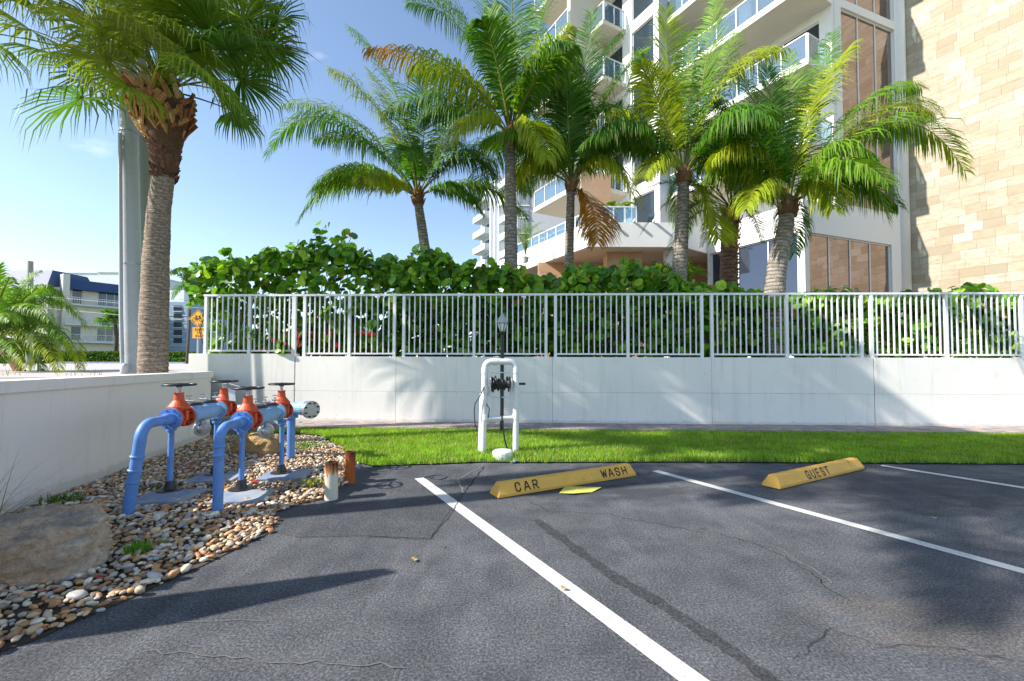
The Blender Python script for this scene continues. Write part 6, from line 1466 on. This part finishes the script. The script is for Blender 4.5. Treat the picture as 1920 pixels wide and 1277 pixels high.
for (x_, y_) in ((-1.4, -.8), (1.35, -.8), (-1.4, .8), (1.35, .8)):
    b = MB(); b.lathe((cx + x_, cy + y_ - .11, cz + .33), V((0, 1, 0)), [(0, .32), (.02, .34), (.2, .34), (.22, .32)], 20); wh = b.build('tyre', M['rubber'], car)
    b = MB(); b.lathe((cx + x_, cy + y_ - .125, cz + .33), V((0, 1, 0)), [(0, .2), (.25, .2)], 12); b.build('rim', M['steel'], wh)

# ------------------------------------------------------------------ grassy plant at the left edge, with long arching blades
gp0 = G(-60, 1010); gp_ = empty('fountain_grass', (gp0.x, gp0.y, 0), 'long arching ornamental grass blades at the left edge by the low wall', 'grass plant')
random.seed(5)
def blade(b, p, d, L, lift, w, col, sag):
    pts_ = []
    for i in range(9):
        t = i / 8; pts_.append(p + d * (L * t * (1 if t < .6 else 1)) + Z * (lift * t - sag * t ** 2.4))
    for i in range(8):
        s0_ = V((-d.y, d.x, .2)).normalized() * w * (1 - i / 8) ; s1_ = V((-d.y, d.x, .2)).normalized() * w * (1 - (i + 1) / 8) + V((.0002, 0, 0))
        b.add([pts_[i] - s0_, pts_[i] + s0_, pts_[i + 1] + s1_, pts_[i + 1] - s1_], [(0, 1, 2, 3)], col)
b = MB()
for i in range(90):
    an = random.uniform(-.9, 1.3); d = V((math.cos(an), math.sin(an), 0)); blade(b, gp0 + V((random.uniform(-.12, .08), random.uniform(-.15, .15), 0)), d, random.uniform(.25, .75), random.uniform(.35, .95), .0035, random.choice([(.10, .14, .05), (.16, .18, .08), (.36, .30, .16), (.07, .10, .04)]), random.uniform(.1, .7))
o = b.build('blades', M['grass'], gp_); o['kind'] = 'stuff'
# dry weeds on top behind the low wall
b = MB(); tw0 = P(130, 712, 7.6)
for i in range(60):
    p = P(random.choice([random.uniform(100, 190), random.uniform(-20, 60)]), 716, random.uniform(7.4, 8.4)); p.z = 1.05; an = random.uniform(0, 6.28); blade(b, p, V((math.cos(an), math.sin(an), 0)), random.uniform(.05, .22), random.uniform(.15, .34), .005, random.choice([(.16, .2, .06), (.3, .25, .12)]), .08)
o = b.build('dry_weeds', M['grass'], None, (tw0.x, tw0.y, 1.05)); tag(o, 'thin dry weeds poking above the low white wall', 'weeds')

# ------------------------------------------------------------------ things standing left of the frame (they shade the lot)
def offpalm(x, y, h, label, sc=1.0):
    c = V((x, y, h)); rt = empty('street_palm', (x, y, 1.0), label, 'palm tree'); b = MB(); b.tube([V((x, y, .9)), V((x + .2, y, h * .5)), c], [.2, .16, .13], 12); b.build('trunk', M['bark_dark'], rt)
    for i in range(30):
        an = i * 2.4; el = -.1 + 1.3 * (i / 30); L = 4.2 * sc; d = V((math.cos(an) * math.cos(el), math.sin(an) * math.cos(el), math.sin(el))); a = acc(); frond(a, c, c + d * L * .55 + Z * .3, c + d * L - Z * (.9 - el * .4), .9, 70, 0, .8, .075); fin(a, 'frond', M['frond'], rt)
offpalm(-9.3, 5.9, 10.7, 'tall coconut palm on the verge left of the view')
offpalm(-7.5, 2.4, 9.6, 'tall coconut palm on the verge beside the added shadow pillar')
pl = V((-4.45, 1.68, 0)); b = MB(); b.cbox((pl.x, pl.y, 1.0), .25, .34, 2.2, R(14))  # added unseen pillar, its sloped top shaped for the wedge shadow on the asphalt
pw = pl; ca_, sa_ = math.cos(R(14)), math.sin(R(14))
def pq(x_, y_, z_): return (pl.x + x_ * ca_ - y_ * sa_, pl.y + x_ * sa_ + y_ * ca_, z_)
b.add([pq(-.125, -.17, 2.103), pq(.125, -.17, 2.103), pq(.125, .17, 2.103), pq(-.125, .17, 2.103), pq(-.125, .08, 2.97), pq(.125, .08, 2.97), pq(.125, .17, 2.90), pq(-.125, .17, 2.90)], [(0, 1, 5, 4), (4, 5, 6, 7), (2, 3, 7, 6), (1, 2, 6, 5), (3, 0, 4, 7), (0, 3, 2, 1)]); o = b.build('shadow_pillar', M['low_wall_paint'], None, (pl.x, pl.y, 0), bevel=.01); tag(o, 'tall white pillar added out of frame to cast a shadow on the asphalt', 'pillar')
w0 = wl(2.0) - V((.35, 0, 0)); w1 = wl(3.05) - V((.35, 0, 0)); b = MB(); b.box(w0 - Z * .2, w1 - w0, V((-.2, 0, 0)), Z * 2.0); o = b.build('shadow_wall', M['low_wall_paint'], None, tuple(w0)); tag(o, 'white wall piece added out of frame to shade the pebble bed', 'wall')  # added unseen wall piece, put here to keep the pebbles and boulder in shade
